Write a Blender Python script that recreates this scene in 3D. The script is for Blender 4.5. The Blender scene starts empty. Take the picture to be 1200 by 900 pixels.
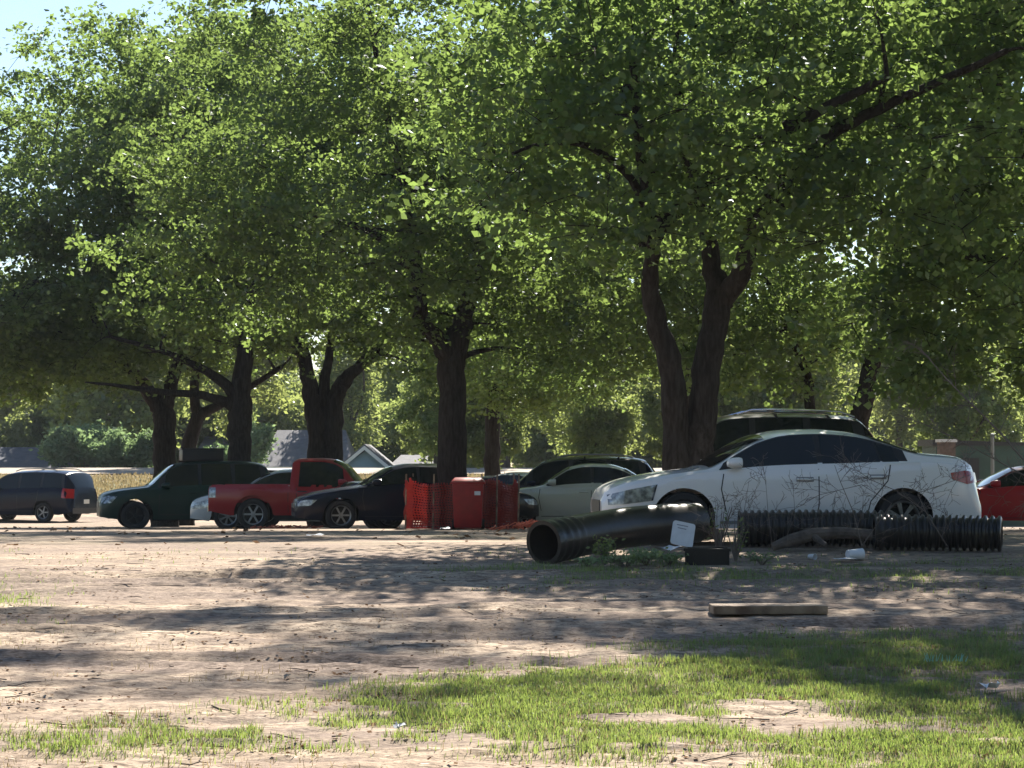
import bpy, bmesh, math, random
import numpy as np
from mathutils import Vector, Matrix
R = math.radians
PI = math.pi
sc = bpy.context.scene
C = bpy.context.collection

# ------------------------------------------------------------------ camera, sky, sun
F = 2600.0                       # focal length in pixels of the 1200 px wide photograph
EYE = 1.5
PITCH = math.atan(90/F)
cam = bpy.data.cameras.new('camera'); camo = bpy.data.objects.new('camera', cam); C.objects.link(camo)
cam.sensor_width = 36; cam.lens = 36*F/1200; cam.clip_end = 3000; cam.clip_start = 0.2
camo.location = (0, 0, EYE); camo.rotation_euler = (PI/2+PITCH, 0, 0)
sc.camera = camo
SUN_AZ, SUN_EL = R(12), R(42)
w = bpy.data.worlds.new('World'); sc.world = w; w.use_nodes = True
nt = w.node_tree; bgn = nt.nodes['Background']
sky = nt.nodes.new('ShaderNodeTexSky'); sky.sky_type = 'NISHITA'; sky.sun_disc = False
sky.sun_elevation = SUN_EL; sky.sun_rotation = SUN_AZ; sky.air_density = 1.0; sky.dust_density = 0.3; sky.ozone_density = 2.0
nt.links.new(sky.outputs[0], bgn.inputs[0]); bgn.inputs[1].default_value = 0.055
sun = bpy.data.lights.new('sun', 'SUN'); sun.energy = 5.0; sun.angle = R(0.53); sun.color = (1.0, 0.93, 0.82)
suno = bpy.data.objects.new('sun', sun); C.objects.link(suno)
S = Vector((math.sin(SUN_AZ)*math.cos(SUN_EL), math.cos(SUN_AZ)*math.cos(SUN_EL), math.sin(SUN_EL)))
suno.rotation_euler = S.to_track_quat('Z', 'Y').to_euler(); suno.location = (20, 40, 40)
sc.view_settings.view_transform = 'Standard'; sc.view_settings.look = 'None'
sc.view_settings.exposure = 1.6; sc.view_settings.gamma = 1.0
sc.cycles.max_bounces = 8; sc.cycles.transmission_bounces = 5; sc.cycles.diffuse_bounces = 4
sc.cycles.sample_clamp_indirect = 4.0
sc.cycles.use_denoising = True

# ------------------------------------------------------------------ helpers
def at(px, py, d):
    """world point seen at pixel (px, py) of the photograph at distance d along +Y"""
    u = (px-600)/F; v = (450-py)/F
    Y = math.cos(PITCH)-v*math.sin(PITCH); Z = math.sin(PITCH)+v*math.cos(PITCH)
    k = d/Y
    return Vector((u*k, d, EYE+Z*k))

def hash2(ix, iy, seed):
    n = (ix.astype(np.int64)*374761393 + iy.astype(np.int64)*668265263 + seed*1442695041) & 0x7fffffff
    n = ((n ^ (n >> 13))*1274126177) & 0x7fffffff
    n = n ^ (n >> 16)
    return (n & 0xffff)/65535.0
def vnoise(x, y, seed=0):
    x = np.asarray(x, float); y = np.asarray(y, float)
    ix = np.floor(x); iy = np.floor(y); fx = x-ix; fy = y-iy
    fx = fx*fx*(3-2*fx); fy = fy*fy*(3-2*fy)
    a = hash2(ix, iy, seed); b = hash2(ix+1, iy, seed); c = hash2(ix, iy+1, seed); d = hash2(ix+1, iy+1, seed)
    return (a*(1-fx)+b*fx)*(1-fy)+(c*(1-fx)+d*fx)*fy
def fbm(x, y, seed=0, o=4):
    t = 0; a = 0.5
    for k in range(o):
        t = t+a*vnoise(x, y, seed+k*17); x = np.asarray(x)*2.03; y = np.asarray(y)*2.03; a *= 0.5
    return t

PROF_D = [-60, 0, 10.8, 14, 18, 24.8, 27, 32, 40, 45, 52, 62, 74, 80, 95, 106, 120, 136, 180, 700]
PROF_Z = [0, 0, 0.0, 0.1, 0.23, 0.37, 0.45, 0.42, 0.22, 0.12, -0.11, -0.35, -0.56, -0.3, 0.40, 0.80, 1.12, -1.8, -2.0, -2.0]
def tz(x, d):
    x = np.asarray(x, float); d = np.asarray(d, float)
    z = np.interp(d, PROF_D, PROF_Z)
    near = np.clip((26-d)/3, 0, 1)
    z = z + near*(0.05*(fbm(x*0.8+5, d*1.2, 3, 3)-0.45) + 0.09*(fbm(x*0.35, d*3.0, 9, 4)-0.47) + 0.035*(fbm(x*5, d*9, 21, 3)-0.45) + np.clip((19-d)/3, 0, 1)*0.03*(fbm(x*9, d*14, 33, 2)-0.38))
    for c_, sl, wd_, dp in ((17.3, .10, .14, .045), (18.8, .12, .15, .04), (21.2, .05, .2, .05), (22.6, .04, .2, .045), (14.9, -.14, .12, .03)):
        q = (d-(c_+sl*x+.15*np.sin(x*.5+c_)))/wd_
        z = z - near*dp*(np.exp(-q*q)-.55*np.exp(-(np.abs(q)-1.7)**2*2))*(0.4+0.9*vnoise(x*.9, d*.4, 70))
    far = np.clip((d-24)/3, 0, 1)
    z = z + far*0.04*(fbm(x*0.3, d*0.6, 5, 3)-0.45)
    return z
def gz(x, d): return float(tz(np.array([x]), np.array([d]))[0])

def mesh_obj(name, me, mat, parent=None):
    o = bpy.data.objects.new(name, me); C.objects.link(o)
    if mat is not None and not me.materials: me.materials.append(mat)
    if parent is not None: o.parent = parent
    return o
def tag(o, label=None, cat=None, group=None, kind=None):
    if label: o['label'] = label
    if cat: o['category'] = cat
    if group: o['group'] = group
    if kind: o['kind'] = kind
    return o
def empty(name, loc, rz=0, label=None, cat=None, group=None):
    o = bpy.data.objects.new(name, None); C.objects.link(o); o.location = loc; o.rotation_euler = (0, 0, rz)
    o.empty_display_size = 0.3
    return tag(o, label, cat, group)

class MB:
    def __init__(s): s.v = []; s.f = []
    def add(s, vs, fs):
        n = len(s.v); s.v += [tuple(p) for p in vs]; s.f += [tuple(i+n for i in f) for f in fs]; return s
    def box(s, c, d, rot=None, taper=1.0):
        x, y, z = d[0]/2, d[1]/2, d[2]/2
        vs = [Vector((sx*x*(taper if sz > 0 else 1), sy*y*(taper if sz > 0 else 1), sz*z)) for sz in (-1, 1) for sy in (-1, 1) for sx in (-1, 1)]
        if rot is not None: vs = [rot @ p for p in vs]
        vs = [p+Vector(c) for p in vs]
        return s.add(vs, [(0, 2, 3, 1), (4, 5, 7, 6), (0, 1, 5, 4), (2, 6, 7, 3), (0, 4, 6, 2), (1, 3, 7, 5)])
    def tube(s, pts, rad, n=8, cap=True):
        pts = [Vector(p) for p in pts]
        if not hasattr(rad, '__len__'): rad = [rad]*len(pts)
        vs = []; fs = []
        up = Vector((0, 0, 1)); prev = None
        for i, p in enumerate(pts):
            t = (pts[min(i+1, len(pts)-1)]-pts[max(i-1, 0)])
            if t.length < 1e-9: t = Vector((0, 0, 1))
            t.normalize()
            if prev is None:
                a = t.cross(Vector((0, 1, 0.13)));
                if a.length < 0.1: a = t.cross(Vector((1, 0, 0.1)))
            else: a = prev-t*prev.dot(t)
            a.normalize(); prev = a; b = t.cross(a)
            for k in range(n):
                an = 2*PI*k/n; vs.append(p+(a*math.cos(an)+b*math.sin(an))*rad[i])
        for i in range(len(pts)-1):
            for k in range(n):
                fs.append((i*n+k, i*n+(k+1) % n, (i+1)*n+(k+1) % n, (i+1)*n+k))
        if cap: fs.append(tuple(range(n-1, -1, -1))); fs.append(tuple((len(pts)-1)*n+k for k in range(n)))
        return s.add(vs, fs)
    def lathe(s, prof, n=28, axis='Y', c=(0, 0, 0), closed=False):
        """prof: (offset along the axis, radius)"""
        vs = []; fs = []; m = len(prof)
        for k in range(n):
            an = 2*PI*k/n
            for (h, r) in prof:
                if axis == 'Y': p = (r*math.cos(an), h, r*math.sin(an))
                elif axis == 'X': p = (h, r*math.cos(an), r*math.sin(an))
                else: p = (r*math.cos(an), r*math.sin(an), h)
                vs.append((p[0]+c[0], p[1]+c[1], p[2]+c[2]))
        for k in range(n):
            for i in range(m if closed else m-1):
                j = (i+1) % m
                fs.append((k*m+i, k*m+j, ((k+1) % n)*m+j, ((k+1) % n)*m+i))
        return s.add(vs, fs)
    def prism(s, poly, y0, y1, axis='Y'):
        n = len(poly)
        f = (lambda a, b, h: (a, h, b)) if axis == 'Y' else ((lambda a, b, h: (h, a, b)) if axis == 'X' else (lambda a, b, h: (a, b, h)))
        vs = [f(a, b, y0) for a, b in poly]+[f(a, b, y1) for a, b in poly]
        fs = [tuple(range(n)), tuple(range(2*n-1, n-1, -1))]+[(i, i+n, (i+1) % n+n, (i+1) % n) for i in range(n)]
        return s.add(vs, fs)
    def build(s, name, mat, parent=None, smooth=True, ang=35, bevel=0, fix=True):
        me = bpy.data.meshes.new(name); me.from_pydata(s.v, [], s.f); me.validate()
        if fix:
            bm = bmesh.new(); bm.from_mesh(me)
            bmesh.ops.recalc_face_normals(bm, faces=bm.faces)
            if bevel: bmesh.ops.bevel(bm, geom=[e for e in bm.edges if len(e.link_faces) == 2 and e.calc_face_angle(0) > 0.6], offset=bevel, segments=2, affect='EDGES', profile=0.6)
            bm.to_mesh(me); bm.free()
        if smooth:
            me.polygons.foreach_set('use_smooth', [True]*len(me.polygons)); me.set_sharp_from_angle(angle=R(ang))
        me.update()
        return mesh_obj(name, me, mat, parent)

def np_mesh(name, verts, quads, mat, parent=None, smooth=False, k=4):
    me = bpy.data.meshes.new(name); nv = len(verts); nf = len(quads)
    me.vertices.add(nv); me.vertices.foreach_set('co', verts.astype(np.float32).ravel())
    me.loops.add(nf*k); me.loops.foreach_set('vertex_index', quads.astype(np.int32).ravel())
    me.polygons.add(nf); me.polygons.foreach_set('loop_start', np.arange(0, nf*k, k, dtype=np.int32))
    me.update(calc_edges=True)
    if smooth: me.polygons.foreach_set('use_smooth', np.ones(nf, bool))
    me.update()
    return mesh_obj(name, me, mat, parent)

# ------------------------------------------------------------------ materials
def mat(name, col, rough=0.6, metal=0.0, spec=0.5, coat=0.0, var=0.0, vscale=4.0, col2=None, bump=0.0, bscale=20.0, trans=0.0, alpha=None, emis=None):
    m = bpy.data.materials.new(name); m.use_nodes = True; n = m.node_tree.nodes; l = m.node_tree.links
    b = n['Principled BSDF']; b.inputs['Base Color'].default_value = (*col, 1); b.inputs['Roughness'].default_value = rough
    b.inputs['Metallic'].default_value = metal; b.inputs['Specular IOR Level'].default_value = spec
    b.inputs['Coat Weight'].default_value = coat; b.inputs['Coat Roughness'].default_value = 0.04
    if col2 is not None or var:
        c2 = col2 if col2 is not None else tuple(c*(1-var) for c in col)
        tc = n.new('ShaderNodeTexCoord'); no = n.new('ShaderNodeTexNoise'); no.inputs['Scale'].default_value = vscale; no.inputs['Detail'].default_value = 6
        l.new(tc.outputs['Object'], no.inputs['Vector'])
        ra = n.new('ShaderNodeValToRGB'); ra.color_ramp.elements[0].position = 0.38; ra.color_ramp.elements[1].position = 0.66
        ra.color_ramp.elements[0].color = (*c2, 1); ra.color_ramp.elements[1].color = (*col, 1)
        l.new(no.outputs[0], ra.inputs[0]); l.new(ra.outputs[0], b.inputs['Base Color'])
    if bump:
        tc = n.new('ShaderNodeTexCoord'); no = n.new('ShaderNodeTexNoise'); no.inputs['Scale'].default_value = bscale; no.inputs['Detail'].default_value = 5
        l.new(tc.outputs['Object'], no.inputs['Vector'])
        bp = n.new('ShaderNodeBump'); bp.inputs['Strength'].default_value = bump; bp.inputs['Distance'].default_value = 0.03
        l.new(no.outputs[0], bp.inputs['Height']); l.new(bp.outputs[0], b.inputs['Normal'])
    return m

def paint(name, col, rough=0.22, dirt=0.25, coat=0.6, spec=0.5):
    """car paint with clear coat and dust that lies low on the body and in blotches"""
    m = bpy.data.materials.new(name); m.use_nodes = True; n = m.node_tree.nodes; l = m.node_tree.links
    b = n['Principled BSDF']; b.inputs['Roughness'].default_value = rough; b.inputs['Coat Weight'].default_value = coat; b.inputs['Coat Roughness'].default_value = 0.06; b.inputs['Specular IOR Level'].default_value = spec
    tc = n.new('ShaderNodeTexCoord'); sep = n.new('ShaderNodeSeparateXYZ'); l.new(tc.outputs['Object'], sep.inputs[0])
    mr = n.new('ShaderNodeMapRange'); mr.inputs[1].default_value = 0.15; mr.inputs[2].default_value = 0.75; mr.inputs[3].default_value = 1; mr.inputs[4].default_value = 0.25
    l.new(sep.outputs[2], mr.inputs[0])
    no = n.new('ShaderNodeTexNoise'); no.inputs['Scale'].default_value = 5; no.inputs['Detail'].default_value = 8; no.inputs['Roughness'].default_value = 0.65
    l.new(tc.outputs['Object'], no.inputs['Vector'])
    mu = n.new('ShaderNodeMath'); mu.operation = 'MULTIPLY'; l.new(mr.outputs[0], mu.inputs[0]); l.new(no.outputs[0], mu.inputs[1])
    m2 = n.new('ShaderNodeMath'); m2.operation = 'MULTIPLY'; l.new(mu.outputs[0], m2.inputs[0]); m2.inputs[1].default_value = dirt*2
    mx = n.new('ShaderNodeMix'); mx.data_type = 'RGBA'; mx.inputs[6].default_value = (*col, 1); mx.inputs[7].default_value = (0.16, 0.12, 0.09, 1)
    l.new(m2.outputs[0], mx.inputs[0]); l.new(mx.outputs[2], b.inputs['Base Color'])
    return m

def leaf_mat(name, c1, c2, trans=(0.35, 0.45, 0.05), tw=0.5, objvar=0.25, gl=0.03):
    m = bpy.data.materials.new(name); m.use_nodes = True; n = m.node_tree.nodes; l = m.node_tree.links
    n.remove(n['Principled BSDF']); out = n['Material Output']
    geo = n.new('ShaderNodeNewGeometry'); oi = n.new('ShaderNodeObjectInfo')
    ra = n.new('ShaderNodeValToRGB'); ra.color_ramp.elements[0].color = (*c1, 1); ra.color_ramp.elements[1].color = (*c2, 1)
    pn = n.new('ShaderNodeTexNoise'); pn.inputs['Scale'].default_value = 0.55; pn.inputs['Detail'].default_value = 3; l.new(geo.outputs['Position'], pn.inputs['Vector'])
    sm = n.new('ShaderNodeMath'); sm.operation = 'MULTIPLY_ADD'; l.new(pn.outputs[0], sm.inputs[0]); sm.inputs[1].default_value = 1.8; sm.inputs[2].default_value = -0.9
    s3 = n.new('ShaderNodeMath'); s3.operation = 'ADD'; l.new(sm.outputs[0], s3.inputs[0]); l.new(geo.outputs['Random Per Island'], s3.inputs[1]); s3.use_clamp = True
    l.new(s3.outputs[0], ra.inputs[0])
    hs = n.new('ShaderNodeHueSaturation')
    mr = n.new('ShaderNodeMapRange'); mr.inputs[3].default_value = 0.5-0.035*objvar*4; mr.inputs[4].default_value = 0.5+0.02*objvar*4
    l.new(oi.outputs['Random'], mr.inputs[0]); l.new(mr.outputs[0], hs.inputs['Hue'])
    mv = n.new('ShaderNodeMapRange'); mv.inputs[3].default_value = 1-objvar; mv.inputs[4].default_value = 1+objvar
    wn = n.new('ShaderNodeMath'); wn.operation = 'FRACT'; mm = n.new('ShaderNodeMath'); mm.operation = 'MULTIPLY'; mm.inputs[1].default_value = 7.77
    l.new(oi.outputs['Random'], mm.inputs[0]); l.new(mm.outputs[0], wn.inputs[0]); l.new(wn.outputs[0], mv.inputs[0]); l.new(mv.outputs[0], hs.inputs['Value'])
    l.new(ra.outputs[0], hs.inputs['Color'])
    d = n.new('ShaderNodeBsdfDiffuse'); l.new(hs.outputs[0], d.inputs[0])
    t = n.new('ShaderNodeBsdfTranslucent')
    mt = n.new('ShaderNodeMix'); mt.data_type = 'RGBA'; mt.inputs[0].default_value = 0.6; l.new(hs.outputs[0], mt.inputs[6]); mt.inputs[7].default_value = (*trans, 1)
    l.new(mt.outputs[2], t.inputs[0])
    m1 = n.new('ShaderNodeMixShader'); m1.inputs[0].default_value = tw; l.new(d.outputs[0], m1.inputs[1]); l.new(t.outputs[0], m1.inputs[2])
    g = n.new('ShaderNodeBsdfGlossy'); g.inputs['Roughness'].default_value = 0.38; g.inputs[0].default_value = (0.9, 0.95, 1, 1)
    m2 = n.new('ShaderNodeMixShader'); m2.inputs[0].default_value = gl; l.new(m1.outputs[0], m2.inputs[1]); l.new(g.outputs[0], m2.inputs[2])
    l.new(m2.outputs[0], out.inputs[0])
    return m

M = {}
M['leaf'] = leaf_mat('oak_leaf', (0.010, 0.036, 0.018), (0.060, 0.105, 0.026), trans=(0.37, 0.52, 0.12), tw=0.50, objvar=0.14)
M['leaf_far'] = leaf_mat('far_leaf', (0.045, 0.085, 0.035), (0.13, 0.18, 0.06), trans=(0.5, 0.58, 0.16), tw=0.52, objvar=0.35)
M['shrub'] = leaf_mat('shrub_leaf', (0.08, 0.15, 0.07), (0.18, 0.27, 0.14), trans=(0.35, 0.5, 0.2), tw=0.5)
M['weed'] = leaf_mat('weed_leaf', (0.09, 0.14, 0.05), (0.26, 0.32, 0.17), trans=(0.4, 0.5, 0.15), tw=0.35)
M['grass'] = leaf_mat('grass_blade', (0.045, 0.08, 0.03), (0.20, 0.22, 0.10), trans=(0.42, 0.56, 0.10), tw=0.45, objvar=0.0)
M['straw'] = leaf_mat('straw', (0.16, 0.12, 0.06), (0.36, 0.29, 0.17), trans=(0.5, 0.4, 0.2), tw=0.3, objvar=0, gl=0)
M['dry'] = leaf_mat('dry_leaf', (0.07, 0.035, 0.02), (0.22, 0.14, 0.085), trans=(0.2, 0.12, 0.06), tw=0.15, objvar=0, gl=0)
def stretch(m, sc_):
    n = m.node_tree.nodes; l = m.node_tree.links
    for no in [q for q in n if q.type == 'TEX_NOISE']:
        src = no.inputs['Vector'].links[0].from_socket; mp = n.new('ShaderNodeMapping'); mp.inputs['Scale'].default_value = sc_; l.new(src, mp.inputs[0]); l.new(mp.outputs[0], no.inputs['Vector'])
M['bark'] = mat('bark', (0.045, 0.040, 0.036), 0.95, col2=(0.02, 0.016, 0.014), vscale=22, bump=1.0, bscale=30, spec=0.1)
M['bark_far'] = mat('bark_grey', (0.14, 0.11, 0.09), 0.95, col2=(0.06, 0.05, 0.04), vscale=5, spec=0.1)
stretch(M['bark'], (1, 1, .18)); stretch(M['bark_far'], (1, 1, .2))
M['twig'] = mat('twig', (0.17, 0.14, 0.12), 0.9, spec=0.1)
M['glass'] = mat('car_glass', (0.008, 0.012, 0.012), 0.06, spec=0.4)
M['trim'] = mat('black_trim', (0.012, 0.012, 0.014), 0.45)
M['tyre'] = mat('tyre', (0.018, 0.018, 0.019), 0.85, bump=0.2, bscale=60)
M['rim_dark'] = mat('dark_steel', (0.03,0.03,0.032), 0.5, metal=0.5)
M['rim'] = mat('alloy', (0.30, 0.31, 0.32), 0.4, metal=0.8, var=0.3, vscale=12)
M['chrome'] = mat('chrome', (0.75, 0.76, 0.78), 0.12, metal=1)
M['lamp_clear'] = mat('headlight_lens', (0.42, 0.45, 0.48), 0.12, metal=0.35, col2=(0.12, 0.13, 0.15), vscale=14)
M['lamp_red'] = mat('tail_lens', (0.32, 0.012, 0.015), 0.15, coat=0.6)
M['plate'] = mat('plate', (0.6, 0.62, 0.6), 0.5)
M['under'] = mat('underbody', (0.012, 0.012, 0.012), 0.9)
M['white'] = paint('white_paint', (0.80, 0.80, 0.79), dirt=0.10)
M['white2'] = paint('dull_white_paint', (0.62, 0.62, 0.60), dirt=0.3)
M['navy'] = paint('navy_paint', (0.004, 0.008, 0.022), dirt=0.012, coat=0.1, spec=0.15)
M['navy2'] = paint('midnight_paint', (0.004, 0.006, 0.018), dirt=0.02, coat=0.1, spec=0.15)
M['green'] = paint('dark_green_paint', (0.005, 0.030, 0.021), rough=0.4, dirt=0.02, coat=0.25, spec=0.25)
M['red'] = paint('red_paint', (0.32, 0.008, 0.014), rough=0.3, dirt=0.06, coat=0.3, spec=0.3)
M['black'] = paint('black_paint', (0.006, 0.006, 0.008), dirt=0.04, coat=0.25, spec=0.25)
M['champ'] = paint('champagne_paint', (0.58, 0.57, 0.51), dirt=0.12)
M['silver'] = paint('silver_paint', (0.45, 0.46, 0.46), dirt=0.1)
M['pipe'] = mat('black_plastic', (0.010, 0.010, 0.012), 0.30, col2=(0.030, 0.025, 0.020), vscale=3, bump=0.15, bscale=9)
M['bin'] = mat('red_plastic', (0.34, 0.014, 0.016), 0.35, var=0.25, vscale=6)
M['fence'] = leaf_mat('orange_mesh', (0.22, 0.014, 0.010), (0.34, 0.03, 0.015), trans=(0.5, 0.03, 0.02), tw=0.4, objvar=0)
M['timber'] = mat('weathered_timber', (0.34, 0.25, 0.17), 0.85, col2=(0.14, 0.09, 0.06), vscale=6, bump=0.4)
M['log'] = mat('log_grey', (0.15, 0.12, 0.10), 0.9, var=0.5, vscale=8, bump=0.6)
M['card'] = mat('white_board', (0.72, 0.73, 0.74), 0.55, var=0.12, vscale=9)
M['ink'] = mat('grey_ink', (0.25, 0.26, 0.28), 0.7)
M['roof'] = mat('grey_shingle', (0.17, 0.17, 0.19), 0.9, var=0.25, vscale=3)
M['roof2'] = mat('dark_shingle', (0.09, 0.095, 0.12), 0.9, var=0.25, vscale=3)
M['siding'] = mat('pale_siding', (0.55, 0.58, 0.60), 0.8)
M['siding_b'] = mat('blue_siding', (0.22, 0.34, 0.42), 0.8)
M['brick'] = mat('brown_brick', (0.16, 0.12, 0.10), 0.9, var=0.3, vscale=12)
M['fascia'] = mat('white_fascia', (0.75, 0.75, 0.73), 0.6)
M['shed'] = mat('green_metal', (0.03, 0.075, 0.055), 0.5, var=0.2)
M['galv'] = mat('galvanised', (0.22, 0.23, 0.23), 0.5, metal=0.7)
M['teal'] = leaf_mat('teal_blade', (0.25, 0.5, 0.45), (0.45, 0.7, 0.62), trans=(0.3, 0.6, 0.5), tw=0.3, objvar=0)

# ------------------------------------------------------------------ ground
def px_of(x, d):
    return 600+F*x/d, 540+F*(EYE-np.interp(d, PROF_D, PROF_Z))/d
def grass_mask(x, d):
    x = np.asarray(x, float); d = np.maximum(np.asarray(d, float), 1)
    px, py = px_of(x, d)
    n = fbm(x*1.3, d*1.6, 40, 4); n2 = fbm(x*3.5, d*4.5, 50, 3)
    # main band: from the low left to the whole right side
    top = np.interp(px, [-400, 0, 200, 380, 560, 700, 900, 1200, 1700], [858, 852, 838, 812, 782, 762, 744, 738, 735])
    bot = np.interp(px, [-400, 0, 200, 380, 560, 700, 850, 1000, 1200, 1700], [892, 890, 886, 880, 880, 895, 930, 990, 1100, 1100])
    band = np.clip((py-top+8)/34, 0, 1)*np.clip((bot+10-py)/34, 0, 1)
    m = band*np.clip((n+n2*0.6-0.74)*2.6+0.22+0.42*np.clip((px-150)/600, 0, 1)+1.5*(fbm(x*7, d*8, 55, 3)-.42), 0.0, 1)
    # bare spots low right
    bare = np.exp(-(((px-925)/95)**2+((py-846)/16)**2))+np.exp(-(((px-830)/90)**2+((py-890)/14)**2))+0.9*np.exp(-(((px-1170)/70)**2+((py-805)/14)**2))
    m = m*np.clip(1-1.3*bare, 0, 1)
    # verge round the pipes
    v = np.exp(-((d-23.2)/1.6)**2)*np.clip((px-480)/160, 0, 1)*np.clip((n+.4*n2-0.60)*4, 0, 0.6)
    v2 = 0.35*np.exp(-((d-20.2)/1.8)**2)*np.clip((120-px)/140, 0, 1)*np.clip((n-0.3)*4, 0, 1)
    v3 = 0.5*np.exp(-((d-34)/5)**2)*np.clip((n-0.42)*5, 0, 1)
    bankm = np.clip((d-84)/6, 0, 1)*np.clip((107-d)/2, 0, 1)*0.95+np.clip((d-119)/2, 0, 1)
    return np.clip(np.maximum.reduce([m, v, v2, v3, bankm*np.clip((n-0.25)*5, 0.3, 1)]), 0, 1)

def ground():
    xs = np.concatenate([-np.geomspace(400, 9, 40), np.arange(-8.9, 8.95, 0.07), np.geomspace(9, 400, 40)])
    ds = np.concatenate([np.linspace(-60, 8.5, 12), np.concatenate([np.arange(9, 17, 0.035), np.arange(17, 27, 0.055)]), np.geomspace(27, 160, 170), np.geomspace(165, 700, 12)])
    X, D = np.meshgrid(xs, ds); Z = tz(X, D)
    V = np.stack([X.ravel(), D.ravel(), Z.ravel()], 1); nx, ny = len(xs), len(ds)
    i = np.arange(ny-1)[:, None]*nx+np.arange(nx-1)[None, :]
    Q = np.stack([i, i+1, i+1+nx, i+nx], -1).reshape(-1, 4)
    m = bpy.data.materials.new('sandy_ground'); m.use_nodes = True; n = m.node_tree.nodes; l = m.node_tree.links
    b = n['Principled BSDF']; b.inputs['Roughness'].default_value = 0.95; b.inputs['Specular IOR Level'].default_value = 0.15
    ge = n.new('ShaderNodeNewGeometry')
    def noise(scale, det=6, st=(1, 1, 1), rough=0.6):
        mp = n.new('ShaderNodeMapping'); mp.inputs['Scale'].default_value = st; l.new(ge.outputs['Position'], mp.inputs[0])
        no = n.new('ShaderNodeTexNoise'); no.inputs['Scale'].default_value = scale; no.inputs['Detail'].default_value = det; no.inputs['Roughness'].default_value = rough
        l.new(mp.outputs[0], no.inputs['Vector']); return no.outputs[0]
    def ramp(s, a, b_, c0=(0, 0, 0), c1=(1, 1, 1)):
        r = n.new('ShaderNodeValToRGB'); r.color_ramp.elements[0].position = a; r.color_ramp.elements[1].position = b_
        r.color_ramp.elements[0].color = (*c0, 1); r.color_ramp.elements[1].color = (*c1, 1); l.new(s, r.inputs[0]); return r.outputs[0]
    def mix(f, a, b_):
        x = n.new('ShaderNodeMix'); x.data_type = 'RGBA'; l.new(f, x.inputs[0])
        for k, v in ((6, a), (7, b_)):
            if isinstance(v, tuple): x.inputs[k].default_value = (*v, 1)
            else: l.new(v, x.inputs[k])
        return x.outputs[2]
    sand = ramp(noise(1.3, 8, (0.5, 1, 1)), 0.3, 0.7, (0.29, 0.215, 0.155), (0.54, 0.43, 0.32))
    fine = mix(ramp(noise(14, 8, (0.5, 1.4, 1)), 0.46, 0.62), sand, (0.15, 0.11, 0.08))
    litter = mix(ramp(noise(42, 5, (0.7, 1.5, 1)), 0.56, 0.64), fine, (0.09, 0.06, 0.045))
    pale = mix(ramp(noise(26, 4, (0.4, 1.6, 1)), 0.63, 0.68), litter, (0.60, 0.50, 0.39))
    duff = mix(ramp(noise(0.55, 8, (0.3, 1.9, 1), 0.7), 0.44, 0.56), pale, mix(ramp(noise(30, 6, (0.6, 1.5, 1)), 0.4, 0.66), (0.13, 0.095, 0.075), (0.32, 0.25, 0.20)))
    at_ = n.new('ShaderNodeAttribute'); at_.attribute_name = 'grass'
    gcol = ramp(noise(20, 6), 0.35, 0.65, (0.06, 0.085, 0.03), (0.20, 0.18, 0.09))
    l.new(mix(at_.outputs['Fac'], duff, gcol), b.inputs['Base Color'])
    ad = n.new('ShaderNodeMath'); ad.operation = 'ADD'; l.new(noise(9, 8, (0.6, 1, 1), 0.7), ad.inputs[0]); l.new(noise(40, 6), ad.inputs[1])
    bp = n.new('ShaderNodeBump'); bp.inputs['Strength'].default_value = 0.7; bp.inputs['Distance'].default_value = 0.012
    l.new(ad.outputs[0], bp.inputs['Height']); l.new(bp.outputs[0], b.inputs['Normal'])
    o = np_mesh('ground', V, Q, m, smooth=True); tag(o, kind='structure')
    a = o.data.attributes.new('grass', 'FLOAT', 'POINT'); a.data.foreach_set('value', grass_mask(X.ravel(), D.ravel()).astype(np.float32))
ground()
# pale road along the top of the bank
mb = MB(); xs = list(np.linspace(-90, 90, 30)); vs = []; fs = []
for i, x in enumerate(xs):
    for d in (107, 112.5, 118): vs.append((x, d, gz(x, d)+0.06))
for i in range(len(xs)-1):
    for k in range(2): fs.append((i*3+k, (i+1)*3+k, (i+1)*3+k+1, i*3+k+1))
tag(mb.add(vs, fs).build('road', mat('pale_road', (0.33, 0.27, 0.21), 0.9, var=0.2, vscale=0.5)), kind='structure')

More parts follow.
